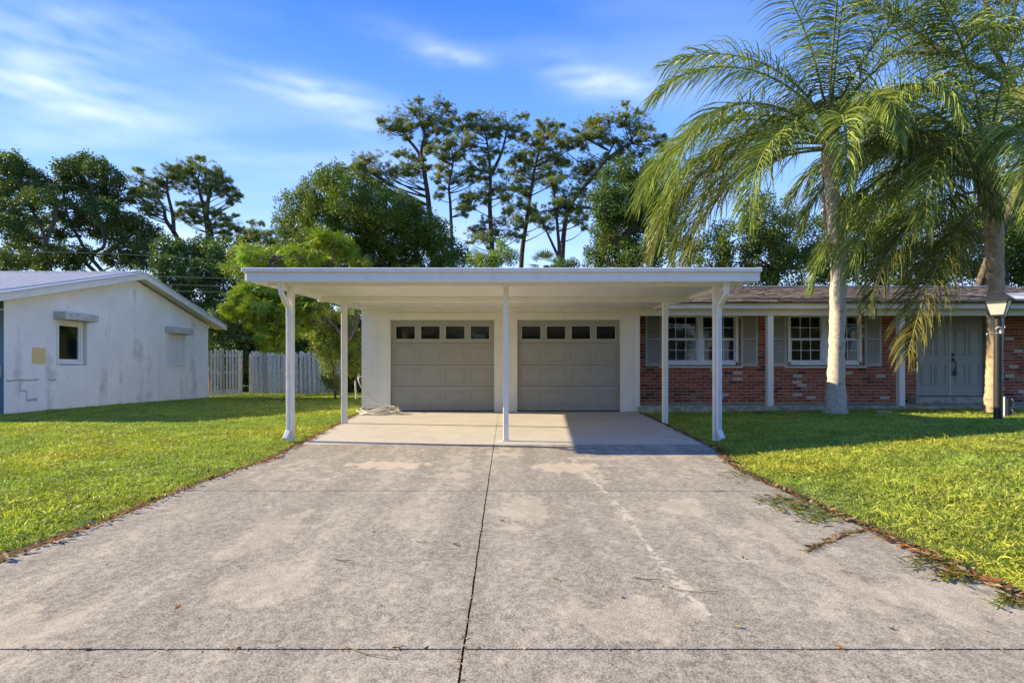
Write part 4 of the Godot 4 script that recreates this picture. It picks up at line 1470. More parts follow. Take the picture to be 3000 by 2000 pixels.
	b.box(Vector3(-3.60, 0.875, -13.70), Vector3(0.06, 0.012, 0.02), 0.004)
	part(b, "tap_body", M.grey_box, tap)
	# stones in the grass
	for e in [[-9.3, 10.1, 0.22, "flat pale stone in the grass near the stained white house"], [7.9, 12.4, 0.16, "flat pale stone in the grass between the palm and the porch"]]:
		b = MB.new()
		var st := Vector3(e[0], ground_h(e[0], e[1]) + 0.05, -e[1])
		var n := 11
		var rim := []
		for k in n:
			var a := TAU * k / n
			rim.append(st + Vector3(cos(a) * e[2] * r.randf_range(0.8, 1.1), r.randf_range(-0.008, 0.008), sin(a) * e[2] * 0.6 * r.randf_range(0.8, 1.1)))
		for k in n:
			b.poly([rim[k], rim[(k + 1) % n], st + Vector3(0, 0.022, 0)], Vector3.UP)
			b.poly([rim[k], rim[(k + 1) % n], rim[(k + 1) % n] * Vector3(1, 0, 1) + Vector3(0, st.y - 0.1, 0), rim[k] * Vector3(1, 0, 1) + Vector3(0, st.y - 0.1, 0)], rim[k] - st)
		single(b, "stone", M.stone, e[3], "stone")
	# overhead cables behind the houses
	for e in [[[-200, 735], [300, 742], [690, 765], [1000, 772], 30.0, "thin overhead cable crossing the tall trees above the metal roof"], [[300, 806], [520, 811], [720, 817], [1000, 822], 27.0, "topmost of three thin cables between metal roof and carport"], [[300, 828], [520, 834], [720, 841], [1000, 848], 27.4, "middle of three thin cables between metal roof and carport"], [[300, 846], [520, 852], [720, 858], [1000, 864], 27.8, "lowest of three thin cables between metal roof and carport"]]:
		b = MB.new()
		var p := []
		for k in 4:
			p.append(P(e[k][0], e[k][1], e[4]))
		b.tube(smooth_path(p, 6), fill(0.013, 19), 5)
		single(b, "overhead_cable", M.cable_pale, e[5], "cable", "overhead cables behind the houses")

func fill(x: float, n: int) -> Array:
	var a := []
	a.resize(n)
	a.fill(x)
	return a

func smooth_path(p: Array, per: int) -> Array:
	var out := []
	for i in p.size() - 1:
		var a: Vector3 = p[max(i - 1, 0)]
		var d: Vector3 = p[min(i + 2, p.size() - 1)]
		for k in per:
			out.append(p[i].cubic_interpolate(p[i + 1], a, d, float(k) / per))
	out.append(p[-1])
	return out

# ---------------------------------------------------------------- trees
func clump_mesh(sd: int, count: int, L: float, w: float, squash := 0.8) -> ArrayMesh:
	var r := RandomNumberGenerator.new()
	r.seed = sd
	var b := MB.new()
	b.colored = true
	for k in count:
		var d := Vector3(r.randfn(), r.randfn(), r.randfn()).normalized()
		var at := d * pow(r.randf(), 0.5)
		at.y *= squash
		var g := (d + Vector3(r.randfn(), r.randfn(), r.randfn()) * 0.6 + Vector3.DOWN * 0.2).normalized()
		var s := g.cross(Vector3(r.randfn(), r.randfn() + 1.0, r.randfn())).normalized()
		var t := r.randf_range(0.78, 1.2)
		b.col = Color(t * r.randf_range(0.9, 1.12), t, t * r.randf_range(0.85, 1.1))
		b.leaf(at, g * L * r.randf_range(0.7, 1.2), s * w, s.cross(g) * w * r.randf_range(0.2, 0.5))
	return b.mesh()

func needle_mesh(sd: int) -> ArrayMesh:
	var r := RandomNumberGenerator.new()
	r.seed = sd
	var b := MB.new()
	b.colored = true
	for k in 44:
		var d := Vector3(r.randfn(), r.randfn() * 0.7 + 0.45, r.randfn()).normalized()
		var s := d.cross(Vector3(r.randfn(), r.randfn(), r.randfn())).normalized() * 0.035
		var t := r.randf_range(0.75, 1.25)
		b.col = Color(t, t, t)
		var L := r.randf_range(0.7, 1.1)
		var o := Vector3(r.randfn(), r.randfn(), r.randfn()) * 0.12
		b.poly([o - s * 0.6, o + s * 0.6, o + d * L * 0.7 + s - Vector3(0, 0.03, 0), o + d * L - Vector3(0, 0.10, 0)], Vector3.UP)
	return b.mesh()

func spray_mesh(sd: int) -> ArrayMesh:      # a feathery twig: paired leaflets along a drooping stem, one metre long
	var r := RandomNumberGenerator.new()
	r.seed = sd
	var b := MB.new()
	b.colored = true
	for f in 5:
		var az := (f - 2) * 0.55 + r.randfn() * 0.15
		var d0 := Vector3(sin(az), 0.35 + r.randfn() * 0.15, cos(az))
		var p := Vector3.ZERO
		for k in 15:
			var t := k / 14.0
			var d := (d0 + Vector3(0, -1.15, 0) * t * t).normalized()
			p += d * 0.066
			if t < 0.12:
				continue
			var s := d.cross(Vector3.UP).normalized()
			for sg in [-1.0, 1.0]:
				var l := 0.20 * sin(PI * (0.15 + 0.75 * t)) * r.randf_range(0.85, 1.15)
				var g: Vector3 = (s * sg + d * 0.45 + Vector3.DOWN * 0.25 + Vector3(r.randfn(), r.randfn(), r.randfn()) * 0.08).normalized()
				var w := g.cross(Vector3.UP).normalized() * 0.030
				var tt := r.randf_range(0.85, 1.2)
				b.col = Color(tt, tt, tt * 0.9)
				b.leaf(p, g * l, w, Vector3(0, -0.01, 0))
	return b.mesh()

var meshes := {}

func bez(a: Vector3, m: Vector3, c: Vector3, n: int) -> Array:
	var o := []
	for i in n + 1:
		var t := float(i) / n
		o.append(a.lerp(m, t).lerp(m.lerp(c, t), t))
	return o

func taper(a: float, c: float, n: int) -> Array:
	var o := []
	for i in n + 1:
		o.append(lerpf(a, c, float(i) / n))
	return o

func rv(r: RandomNumberGenerator) -> Vector3:
	return Vector3(r.randfn(), r.randfn(), r.randfn())

# points given in pixels of a zoomed view: origin and scale
func zp(v: Array, view: Array, Z: float) -> Vector3:
	return P(view[0] + v[0] / view[2], view[1] + v[1] / view[2], Z)

func pine(label: String, Z: float, view: Array, stems: Array, pads: Array, r0: float, sd: int, tint := Color(0.27, 0.345, 0.095), group := "tall pines behind the houses") -> void:
	var r := RandomNumberGenerator.new()
	r.seed = sd
	var first := zp(stems[0][0], view, Z)
	var base := Vector3(first.x, -0.1, first.z)
	var o := thing("pine_tree", label, "tree", base, group)
	var b := MB.new()
	var lines := []
	for si in stems.size():
		var p := []
		if si == 0:
			p.append(base)
		for q in stems[si]:
			p.append(zp(q, view, Z) + Vector3(0, 0, r.randfn() * 0.15))
		var sp := smooth_path(p, 5)
		lines.append(sp)
		b.tube(sp, taper(r0 * 0.78 if si == 0 else r0 * 0.5, r0 * 0.18, sp.size() - 1), 9)
	var where := []
	var tints := []
	var all := []
	for q in pads:
		all.append(q)
		for k in 2:
			var a := r.randf() * TAU
			all.append([q[0] + cos(a) * q[2] * 1.15, q[1] + sin(a) * q[2] * 0.95, q[2] * r.randf_range(0.3, 0.6)])
	for q in all:
		var rad: float = q[2] / view[2] * Z / F
		var at := zp(q, view, Z + r.randfn() * rad * 0.9)
		# limb from the stem
		var best: Vector3 = lines[0][0]
		var bd := 1e9
		for sp in lines:
			for s in sp:
				var h := Vector2(at.x - s.x, at.z - s.z).length()
				var want: float = at.y - 0.55 * h - rad * 0.3
				var cost := absf(s.y - want) + h * 0.8
				if s.y < 2.0:
					cost += 50.0
				if cost < bd:
					bd = cost
					best = s
		var mid := best.lerp(at, 0.55) + Vector3(r.randfn() * 0.25, -0.12 * best.distance_to(at) + r.randfn() * 0.2, r.randfn() * 0.25)
		var root := at + Vector3(0, -rad * 0.35, 0)
		var len := best.distance_to(root)
		b.tube(bez(best, mid, root, 7), taper(clampf(0.02 + len * 0.012, 0.03, r0 * 0.38), 0.018, 7), 6)
		var n := int(clampf(6 + rad * 22.0, 7, 36))
		for k in n:
			var d := Vector3(r.randfn(), r.randfn() * 0.45 + 0.25, r.randfn()).normalized()
			var tip := root + Vector3(d.x * rad, d.y * rad * 0.95, d.z * rad) * r.randf_range(0.4, 1.35)
			var m := root.lerp(tip, 0.5) + rv(r) * rad * 0.12 - Vector3(0, rad * 0.08, 0)
			b.tube(bez(root, m, tip, 3), taper(0.022, 0.008, 3), 3)
			var tn := 3 + r.randi() % 3
			for t in tn:
				var f := 1.0 - t * r.randf_range(0.05, 0.11)
				if f < 0.35:
					continue
				var pt := root.lerp(m, f).lerp(m.lerp(tip, f), f) + rv(r) * rad * 0.13
				var s := r.randf_range(0.12, 0.22) * clampf(Z / 45.0, 0.8, 1.1)
				where.append(Transform3D(Basis(rv(r).normalized(), r.randf_range(0, 0.7)) * Basis(Vector3.UP, r.randf() * TAU) * Basis().scaled(Vector3.ONE * s), pt))
				var g := r.randf_range(0.75, 1.3)
				tints.append(Color(tint.r * g * r.randf_range(0.85, 1.35), tint.g * g, tint.b * g))
	part(b, "trunk", M.pine_bark, o)
	var cr := multi(meshes.needle, where, tints, "crown", M.needle, o)
	cr.position = -base

func broad(called: String, label: String, cat: String, base: Vector3, stems: Array, blobs: Array, dens: float, size: float, tint: Color, kind: String, sd: int, gap := -0.2, group := "", trunk_r := 0.2, bark := "grey_bark") -> void:
	var r := RandomNumberGenerator.new()
	r.seed = sd
	var o := thing(called, label, cat, base, group)
	var b := MB.new()
	var lines := []
	for s in stems:
		var sp := smooth_path(s, 5)
		lines.append(sp)
		b.tube(sp, taper(trunk_r, trunk_r * 0.35, sp.size() - 1), 8)
	var where := []
	var tints := []
	var nz := noise(0.55 / size * 0.4, sd, 3)
	for q in blobs:
		var at: Vector3 = q[0]
		var rad: float = q[1]
		if lines.size():
			var best: Vector3 = lines[0][0]
			var bd := 1e9
			for sp in lines:
				for s in sp:
					var c: float = s.distance_to(at) + maxf(0.0, s.y - at.y) * 2.0 + (4.0 if s.y < base.y + 0.8 else 0.0)
					if c < bd:
						bd = c
						best = s
			var mid := best.lerp(at, 0.5) + rv(r) * 0.2
			b.tube(bez(best, mid, at, 5), taper(clampf(trunk_r * 0.4, 0.02, 0.1), 0.015, 5), 5)
			for k in 5:
				var d := rv(r).normalized()
				b.tube(bez(at, at + d * rad * 0.4 + rv(r) * 0.1, at + d * rad * 0.85, 3), taper(0.02, 0.006, 3), 3)
		var n := int(dens * 16.0 * rad * rad)
		for k in n:
			var d := rv(r).normalized()
			var rr := rad * (0.55 + 0.5 * pow(r.randf(), 0.7)) * (1.0 + nz.get_noise_3dv(at + d * rad * 2.0) * 0.35)
			var p := at + Vector3(d.x, d.y * 0.85, d.z) * rr
			if nz.get_noise_3dv(p * 1.7) < gap or p.y < 0.05:
				continue
			var s := size * r.randf_range(0.7, 1.25)
			var bs := Basis(rv(r).normalized(), r.randf() * TAU)
			if kind == "spray":
				var az := atan2(d.x, d.z) + r.randfn() * 0.5
				bs = Basis(Vector3.UP, az) * Basis(Vector3.RIGHT, r.randfn() * 0.7 + 0.2) * Basis(Vector3.BACK, r.randfn() * 0.6)
			where.append(Transform3D(bs * Basis().scaled(Vector3.ONE * s), p))
			var g := r.randf_range(0.75, 1.3)
			tints.append(Color(tint.r * g * r.randf_range(0.85, 1.25), tint.g * g, tint.b * g * r.randf_range(0.8, 1.2)))
	if b.v.size():
		part(b, "trunk", M[bark], o)
	var cr := multi(meshes[kind], where, tints, "crown", M.broad_leaf, o)
	cr.position = -base

func blobs_of(list: Array, view: Array, Z: float, dep: float, sd: int, k := 1.0) -> Array:
	var r := RandomNumberGenerator.new()
	r.seed = sd
	var out := []
	for q in list:
		var zz := Z + r.randf_range(-dep, dep)
		out.append([zp(q, view, zz), q[2] / view[2] * zz / F * k])
	return out

func build_trees() -> void:
	meshes.clump = clump_mesh(1, 36, 0.46, 0.15)
	meshes.small = clump_mesh(2, 44, 0.38, 0.125)
	meshes.needle = needle_mesh(3)
	meshes.spray = spray_mesh(4)
	var v7 := [700.0, 280.0, 1.809]
	var v8 := [0.0, 400.0, 2.613]
	var v2 := [600.0, 740.0, 2.613]
	var v1 := [0.0, 0.0, 1.0]
	# slash pines behind the carport
	pine("tallest open pine, its crown above the dense evergreen", 46.0, v7, [[[1030, 900], [1005, 580], [985, 420], [965, 300], [985, 210], [960, 140]], [[985, 420], [950, 300], [880, 210], [850, 140]]], [[850, 110, 75], [930, 80, 70], [1010, 85, 85], [1085, 130, 60], [800, 165, 55], [880, 160, 60], [1040, 170, 60], [690, 320, 70], [640, 350, 45], [800, 385, 85], [720, 395, 60], [640, 400, 40], [900, 395, 70], [770, 440, 55], [870, 300, 40], [940, 370, 50], [1000, 250, 40]], 0.34, 201)
	pine("slender forked pine between two taller pines", 44.0, v7, [[[1130, 900], [1120, 600], [1112, 470], [1135, 350], [1120, 270]]], [[1150, 235, 55], [1060, 290, 50], [1110, 320, 55], [1070, 365, 45], [1190, 400, 40], [1140, 440, 45], [1220, 440, 40], [1050, 420, 35], [1240, 530, 45], [1180, 590, 40], [1060, 520, 40], [1090, 250, 35]], 0.2, 202)
	pine("straight pine whose lowest limbs hang just above the carport roof", 45.0, v7, [[[1345, 915], [1330, 600], [1332, 420], [1320, 280], [1300, 180]], [[1332, 420], [1390, 300], [1420, 190]]], [[1290, 105, 70], [1250, 150, 50], [1430, 140, 75], [1370, 160, 50], [1470, 170, 50], [1180, 165, 60], [1230, 205, 55], [1340, 205, 45], [1330, 270, 55], [1200, 275, 40], [1280, 375, 60], [1330, 390, 50], [1400, 470, 75], [1340, 480, 50], [1260, 520, 60], [1290, 730, 70], [1240, 700, 45], [1440, 720, 50], [1390, 660, 55], [1200, 560, 45], [1330, 760, 45]], 0.3, 203)
	pine("leaning pine with one bare curved trunk", 47.0, v7, [[[1495, 915], [1528, 640], [1552, 480], [1570, 380], [1600, 260]]], [[1520, 215, 50], [1640, 195, 70], [1620, 175, 40], [1710, 220, 75], [1560, 285, 75], [1480, 295, 60], [1600, 340, 80], [1690, 315, 75], [1450, 395, 55], [1540, 415, 65], [1480, 560, 60], [1500, 480, 45], [1460, 640, 50], [1620, 640, 60], [1730, 405, 60], [1570, 620, 45]], 0.3, 204)
	pine("thin pine with a forked dark trunk", 43.0, v7, [[[1700, 912], [1690, 720], [1672, 540], [1655, 420]], [[1695, 860], [1640, 740], [1610, 670]]], [[1650, 440, 65], [1720, 510, 60], [1760, 640, 60], [1790, 560, 55], [1640, 590, 55], [1610, 650, 45], [1800, 660, 45], [1690, 450, 50], [1720, 580, 45]], 0.24, 205)
	pine("broad flat-topped pine leaning over the dark tree", 46.0, v7, [[[1712, 912], [1735, 640], [1800, 520], [1870, 440], [1930, 360], [1990, 250]], [[1870, 440], [1960, 330], [2080, 250]], [[1800, 590], [1880, 600], [1950, 640]]], [[1870, 140, 70], [1960, 110, 75], [2040, 110, 75], [2110, 150, 65], [2180, 200, 70], [1840, 210, 60], [1920, 180, 55], [2220, 245, 50], [1960, 225, 60], [2060, 255, 60], [2130, 290, 50], [1880, 345, 80], [1940, 390, 75], [1830, 430, 60], [1850, 520, 50], [2010, 330, 50], [1760, 230, 55]], 0.3, 206)
	# left-hand pines
	pine("twisted pine with two crossing stems above the metal roof", 40.0, v8, [[[1385, 960], [1350, 780], [1270, 640], [1240, 540], [1200, 450]], [[1340, 740], [1310, 600], [1290, 440], [1290, 330]]], [[1080, 325, 80], [1020, 390, 55], [1130, 410, 75], [1190, 515, 80], [1120, 500, 55], [1050, 445, 45], [1265, 285, 75], [1330, 360, 75], [1290, 235, 60], [1240, 400, 60], [1000, 460, 40], [1340, 290, 55]], 0.3, 211)
	pine("round-headed pine with drooping lower limbs", 41.0, v8, [[[1580, 900], [1575, 620], [1540, 450], [1500, 340]], [[1575, 560], [1600, 430], [1620, 350]], [[1640, 880], [1610, 700], [1590, 600]]], [[1390, 230, 75], [1470, 220, 80], [1560, 240, 85], [1640, 270, 80], [1720, 320, 75], [1780, 395, 55], [1790, 470, 45], [1420, 335, 75], [1550, 350, 50], [1640, 350, 60], [1710, 430, 50], [1560, 420, 40], [1450, 560, 80], [1410, 620, 55], [1500, 600, 55], [1640, 640, 75], [1740, 650, 75], [1600, 560, 55], [1700, 730, 55], [1455, 505, 60], [1780, 690, 45]], 0.32, 212)
	pine("small distant dome-shaped pine beside the evergreen", 60.0, v8, [[[1930, 980], [1930, 880], [1945, 800]]], [[1800, 765, 60], [1870, 725, 65], [1950, 710, 70], [2030, 730, 70], [2095, 780, 55], [1900, 785, 65], [2010, 795, 65], [1840, 810, 45], [2110, 830, 40]], 0.3, 213)
	# left-hand broadleaf trees
	var b: Array
	b = blobs_of([[60, 190, 110], [150, 250, 100], [40, 300, 130], [250, 350, 120], [400, 390, 90], [330, 450, 110], [100, 420, 130], [200, 500, 90], [440, 480, 70], [60, 700, 110], [200, 780, 120], [400, 880, 90], [100, 900, 120], [250, 930, 110], [20, 560, 90], [420, 740, 70], [300, 640, 80], [480, 930, 90], [340, 980, 90], [30, 980, 110], [140, 620, 80], [460, 600, 60]], v8, 36.0, 2.0, 301, 0.9)
	broad("oak_tree", "spreading oak with grey limbs above the metal roof edge", "tree", Vector3(-24.0, -0.1, -36.0), [[Vector3(-24.0, -0.1, -36), zp([360, 1030], v8, 36), zp([340, 780], v8, 36), zp([220, 520], v8, 36), zp([120, 330], v8, 36)], [zp([345, 790], v8, 36), zp([420, 620], v8, 36), zp([400, 430], v8, 36)]], b, 7.5, 0.30, Color(0.123, 0.177, 0.047), "clump", 302, -0.14, "", 0.15)
	b = blobs_of([[480, 250, 90], [560, 240, 80], [650, 200, 90], [740, 230, 90], [840, 290, 85], [900, 340, 70], [560, 360, 110], [700, 380, 120], [830, 430, 100], [900, 490, 70], [640, 520, 120], [780, 580, 120], [890, 610, 90], [560, 640, 90], [680, 700, 100], [820, 720, 110], [950, 690, 90], [1060, 690, 90], [1120, 760, 80], [1090, 830, 90], [960, 840, 110], [880, 930, 100], [560, 850, 80], [1190, 740, 60], [1010, 950, 80], [560, 970, 80], [660, 900, 60], [1120, 950, 90], [1010, 600, 50], [480, 760, 60]], v8, 38.0, 2.2, 303, 0.9)
	broad("oak_tree", "ragged tall oak with a forked trunk beside the twisted pine", "tree", Vector3(-18.0, -0.1, -38.0), [[Vector3(-17.0, -0.1, -38), zp([720, 1030], v8, 38), zp([640, 850], v8, 38), zp([520, 620], v8, 38), zp([480, 400], v8, 38)], [Vector3(-16.5, -0.1, -38), zp([780, 1030], v8, 38), zp([800, 820], v8, 38), zp([740, 560], v8, 38), zp([680, 330], v8, 38)], [zp([800, 900], v8, 38), zp([940, 800], v8, 38), zp([1050, 720], v8, 38)]], b, 7.5, 0.30, Color(0.107, 0.161, 0.047), "clump", 304, -0.14, "", 0.15)
	# dark undergrowth between the houses
	b = blobs_of([[1280, 860, 110], [1420, 900, 120], [1560, 860, 110], [1690, 910, 120], [1600, 1050, 150], [1400, 1050, 140], [1250, 1000, 100], [1750, 1100, 140], [1300, 1180, 110], [1500, 1220, 150], [1700, 1270, 140]], v8, 31.0, 1.5, 305)
	broad("vine_covered_tree", "dark vine-covered tree behind the metal roof's lower end", "tree", Vector3(-16.5, -0.1, -31.0), [[Vector3(-16.5, -0.1, -31), zp([1370, 1150], v8, 31), zp([1380, 950], v8, 31)], [Vector3(-15.0, -0.1, -31), zp([1270, 1150], v8, 31), zp([1280, 980], v8, 31)]], b, 6.0, 0.3, Color(0.105, 0.170, 0.050), "clump", 306, -0.2, "", 0.18)
	b = blobs_of([[1850, 900, 90], [1950, 930, 100], [2080, 920, 90], [1780, 1010, 90], [1900, 1030, 110], [2050, 1000, 110], [2150, 960, 80]], v8, 29.0, 1.2, 307)
	broad("bushy_tree", "yellow-green bushy tree just over the carport's outer corner", "tree", Vector3(-12.0, -0.1, -29.0), [[Vector3(-12.0, -0.1, -29), Vector3(-12.2, 3.0, -29), zp([1950, 960], v8, 29)]], b, 9.0, 0.24, Color(0.271, 0.355, 0.059), "small", 308, -0.25, "", 0.12)
	# the big dense evergreen
	b = blobs_of([[500, 450, 95], [540, 410, 55], [430, 520, 115], [600, 530, 120], [320, 580, 100], [700, 540, 100], [800, 600, 105], [300, 680, 105], [450, 660, 150], [620, 690, 160], [780, 720, 145], [920, 690, 120], [1010, 740, 115], [1090, 820, 95], [950, 850, 125], [700, 860, 145], [400, 830, 145], [880, 610, 85], [285, 800, 95], [1120, 890, 80], [550, 880, 145], [850, 880, 125], [500, 1000, 140], [700, 1050, 140], [900, 1020, 130], [350, 960, 120]], v7, 27.0, 1.8, 309)
	broad("evergreen_tree", "big dense dark evergreen rising behind the carport roof", "tree", Vector3(-7.0, -0.1, -27.5), [[Vector3(-7.0, -0.1, -27.5), Vector3(-6.8, 3.5, -27.3), Vector3(-6.4, 7.0, -27.2)], [Vector3(-6.8, 2.0, -27.4), Vector3(-4.6, 5.0, -27.2)]], b, 8.0, 0.25, Color(0.142, 0.208, 0.034), "small", 310, -0.28, "", 0.22)
	# right-hand dark tree and its neighbours
	b = blobs_of([[2000, 470, 115], [2090, 400, 100], [2180, 480, 125], [2230, 390, 85], [1960, 560, 100], [2080, 580, 135], [2200, 620, 125], [1950, 730, 90], [2030, 720, 120], [2150, 760, 135], [1890, 860, 75], [2000, 850, 120], [2120, 880, 115], [2270, 560, 115], [2290, 750, 115], [1930, 640, 70]], v7, 28.0, 1.6, 311)
	broad("evergreen_tree", "dark dense tree between the pines and the palms", "tree", Vector3(5.6, -0.1, -28.0), [[Vector3(5.6, -0.1, -28), zp([2000, 760], v7, 28), zp([2010, 560], v7, 28)], [zp([2000, 800], v7, 28), zp([2120, 650], v7, 28), zp([2180, 500], v7, 28)]], b, 6.5, 0.27, Color(0.100, 0.166, 0.038), "small", 312, -0.22, "", 0.2)
	b = blobs_of([[1250, 860, 55], [1310, 880, 55], [1390, 830, 50], [1440, 850, 40], [1400, 780, 30], [1350, 890, 50]], v7, 34.0, 0.8, 313)
	broad("young_tree", "small bright leafy tree low between two pine trunks", "tree", Vector3(-1.2, -0.1, -34.0), [[Vector3(-1.2, -0.1, -34), zp([1350, 900], v7, 34)]], b, 7.0, 0.26, Color(0.248, 0.355, 0.070), "small", 314, -0.25, "", 0.1)
	b = blobs_of([[1700, 900, 40], [1760, 905, 40], [1660, 915, 30], [1730, 925, 40]], v7, 36.0, 0.5, 315)
	broad("leafy_bush", "small dark bush at the foot of the thin pine", "bush", Vector3(4.0, -0.1, -36.0), [], b, 7.0, 0.24, Color(0.119, 0.201, 0.047), "small", 316, -0.3)
	# trees behind the brick house
	b = blobs_of([[2080, 760, 80], [2160, 700, 80], [2240, 640, 80], [2250, 760, 80], [2330, 700, 90], [2340, 790, 80], [2200, 840, 80]], v1, 26.0, 1.2, 317)
	broad("leafy_tree", "leafy tree just behind the house beside the thick palm", "tree", Vector3(12.0, -0.1, -26.0), [[Vector3(12, -0.1, -26), Vector3(12, 3, -26), Vector3(11.6, 5.5, -26)]], b, 6.0, 0.27, Color(0.146, 0.213, 0.047), "small", 318, -0.2, "", 0.16)
	b = blobs_of([[2440, 770, 80], [2500, 700, 85], [2580, 760, 85], [2640, 690, 90], [2560, 620, 80], [2680, 610, 80], [2700, 770, 85], [2620, 540, 60], [2480, 620, 60], [2600, 820, 80]], v1, 25.0, 1.4, 319)
	broad("leafy_tree", "light green tree behind the house between the two palms", "tree", Vector3(16.0, -0.1, -25.0), [[Vector3(16, -0.1, -25), Vector3(16, 3, -25), Vector3(15.6, 6.0, -25)], [Vector3(16, 3, -25), Vector3(17, 5.5, -25)]], b, 6.0, 0.27, Color(0.201, 0.278, 0.051), "small", 320, -0.18, "", 0.16)
	b = blobs_of([[2780, 780, 85], [2860, 720, 90], [2960, 760, 95], [2900, 640, 85], [3000, 660, 90], [3060, 760, 100], [2800, 660, 70], [2980, 560, 80], [3080, 600, 100], [2940, 830, 80]], v1, 24.0, 1.4, 321)
	broad("leafy_tree", "leafy tree behind the house beyond the lamp post", "tree", Vector3(20.4, -0.1, -24.0), [[Vector3(20.4, -0.1, -24), Vector3(20.4, 3, -24), Vector3(20.2, 6.5, -24)]], b, 6.0, 0.27, Color(0.170, 0.248, 0.051), "small", 322, -0.18, "", 0.18)
	b = blobs_of([[2650, 110, 95], [2760, 60, 100], [2860, 130, 110], [2960, 60, 130], [2700, 230, 80], [2800, 240, 80], [2930, 260, 100], [3010, 220, 100], [2600, 30, 70], [3080, 330, 130], [2560, 170, 50], [2980, 330, 80], [2890, 20, 90], [2700, -40, 110], [2850, -70, 130], [3080, 60, 150], [3000, -100, 150]], v1, 17.5, 1.2, 323)
	broad("oak_tree", "tall fine-leaved oak whose crown overhangs both palms", "tree", Vector3(17.4, -0.1, -17.8), [[Vector3(17.4, -0.1, -23.0), Vector3(17.2, 4, -21.5), Vector3(16.4, 8, -18.5), Vector3(14.5, 10.5, -17.5)], [Vector3(16.8, 6.5, -19.5), Vector3(15.6, 8.8, -17.5), Vector3(13.2, 10.4, -17.5)], [Vector3(16.8, 6.5, -19.5), Vector3(16.4, 9.2, -17.4)]], b, 3.4, 0.18, Color(0.170, 0.236, 0.070), "small", 324, -0.02, "", 0.2)
	# feathery young tree and shrub beside the garage
	b = blobs_of([[300, 310, 60], [400, 300, 60], [240, 400, 60], [330, 360, 60], [480, 310, 60], [560, 300, 60], [400, 420, 55], [520, 420, 60], [470, 560, 55], [560, 560, 55], [420, 590, 45], [540, 640, 50], [510, 710, 35], [580, 490, 55], [740, 330, 55], [850, 360, 60], [800, 430, 60], [720, 410, 55], [640, 340, 60], [640, 470, 55], [200, 440, 40], [350, 470, 50], [450, 480, 50], [600, 640, 45], [480, 640, 45], [560, 720, 40], [700, 520, 55], [620, 560, 50]], v2, 18.3, 0.6, 325, 1.35)
	b += blobs_of([[180, 880, 60], [270, 850, 55], [330, 860, 60], [440, 780, 60], [500, 770, 60], [560, 790, 55], [560, 850, 60], [420, 850, 65], [60, 850, 60], [110, 880, 60], [640, 890, 50]], v7, 19.5, 0.6, 326, 0.8)
	broad("feathery_tree", "bright yellow-green tree with feathery drooping leaves beside the garage", "tree", Vector3(-5.3, -0.05, -18.6), [[Vector3(-5.3, -0.05, -18.6), zp([1060, 900], v2, 18.6), zp([1040, 640], v2, 18.5), zp([920, 500], v2, 18.4), zp([700, 340], v2, 18.3)], [zp([1050, 720], v2, 18.6), zp([1160, 540], v2, 18.6), zp([1130, 300], v2, 18.8)], [zp([920, 500], v2, 18.4), zp([760, 560], v2, 18.3), zp([560, 600], v2, 18.2)], [zp([800, 400], v2, 18.3), zp([560, 250], v2, 18.8), zp([500, 60], v2, 19.2)]], b, 22.0, 0.36, Color(0.263, 0.359, 0.038), "spray", 327, -0.35, "", 0.09)
	b = blobs_of([[900, 740, 80], [960, 850, 80], [1000, 700, 85], [1100, 800, 80], [960, 980, 75], [1110, 640, 80], [870, 620, 75], [780, 570, 75], [900, 520, 100], [1090, 480, 90], [1000, 1010, 60], [1150, 920, 60], [740, 470, 70], [1180, 420, 60]], v2, 20.5, 0.7, 328)
	broad("leafy_bush", "tall loose bush between the board fence and the garage", "bush", Vector3(-6.2, -0.06, -20.5), [[Vector3(-6.2, -0.06, -20.5), zp([980, 900], v2, 20.5), zp([940, 650], v2, 20.5)], [Vector3(-6.0, -0.06, -20.5), zp([1080, 850], v2, 20.5), zp([1100, 560], v2, 20.5)]], b, 22.0, 0.17, Color(0.248, 0.319, 0.070), "small", 329, -0.2, "", 0.045)
	# a screen of dark shrubs closing the gardens
	var r := RandomNumberGenerator.new()
	r.seed = 8
	b = []
	for k in 120:
		var x := r.randf_range(-34.0, 36.0)
		b.append([Vector3(x, r.randf_range(0.4, 3.4), -33.0 - r.randf() * 3.0 + (4.0 if x < -9.0 and x > -16.0 else 0.0)), r.randf_range(1.0, 1.7)])
	for k in 20:
		b.append([Vector3(r.randf_range(-14.0, -4.0), r.randf_range(0.3, 3.6), -27.5 - r.randf() * 1.5), r.randf_range(0.8, 1.4)])
	broad("undergrowth", "dark undergrowth closing the gardens behind the fence and houses", "undergrowth", Vector3(0, -0.1, -34.0), [], b, 5.0, 0.34, Color(0.105, 0.165, 0.045), "clump", 330, -0.35)
	get_node("undergrowth").set_meta("kind", "stuff")
	# cabbage palm head between the pine trunks
	var cp := thing("fan_palm", "small fan palm head just above the carport roof between pines", "palm", Vector3(2.3, -0.1, -38.0))
	var fb := MB.new()
	fb.colored = true
	var head := zp([1625, 900], v7, 38.0)
	for k in 26:
		var d := Vector3(r.randfn(), absf(r.randfn()) * 0.8 + 0.1, r.randfn()).normalized()
		var c0 := head + d * 0.6
		var s := d.cross(Vector3.UP).normalized()
		for f in 9:
			var a := (f - 4) * 0.26
			var g := (d * cos(a) + s * sin(a)).normalized() * 0.75
			fb.col = Color(0.14, 0.20, 0.07) * r.randf_range(0.85, 1.15)
			fb.col.a = 1.0
			fb.leaf(c0, g + Vector3(0, -0.15, 0), g.cross(s.cross(d)).normalized() * 0.03, Vector3(0, 0.01, 0))
	part(fb, "crown", M.palm_leaf, cp)
	fb = MB.new()
	fb.tube([Vector3(2.3, -0.1, -38), head], [0.2, 0.17], 8)
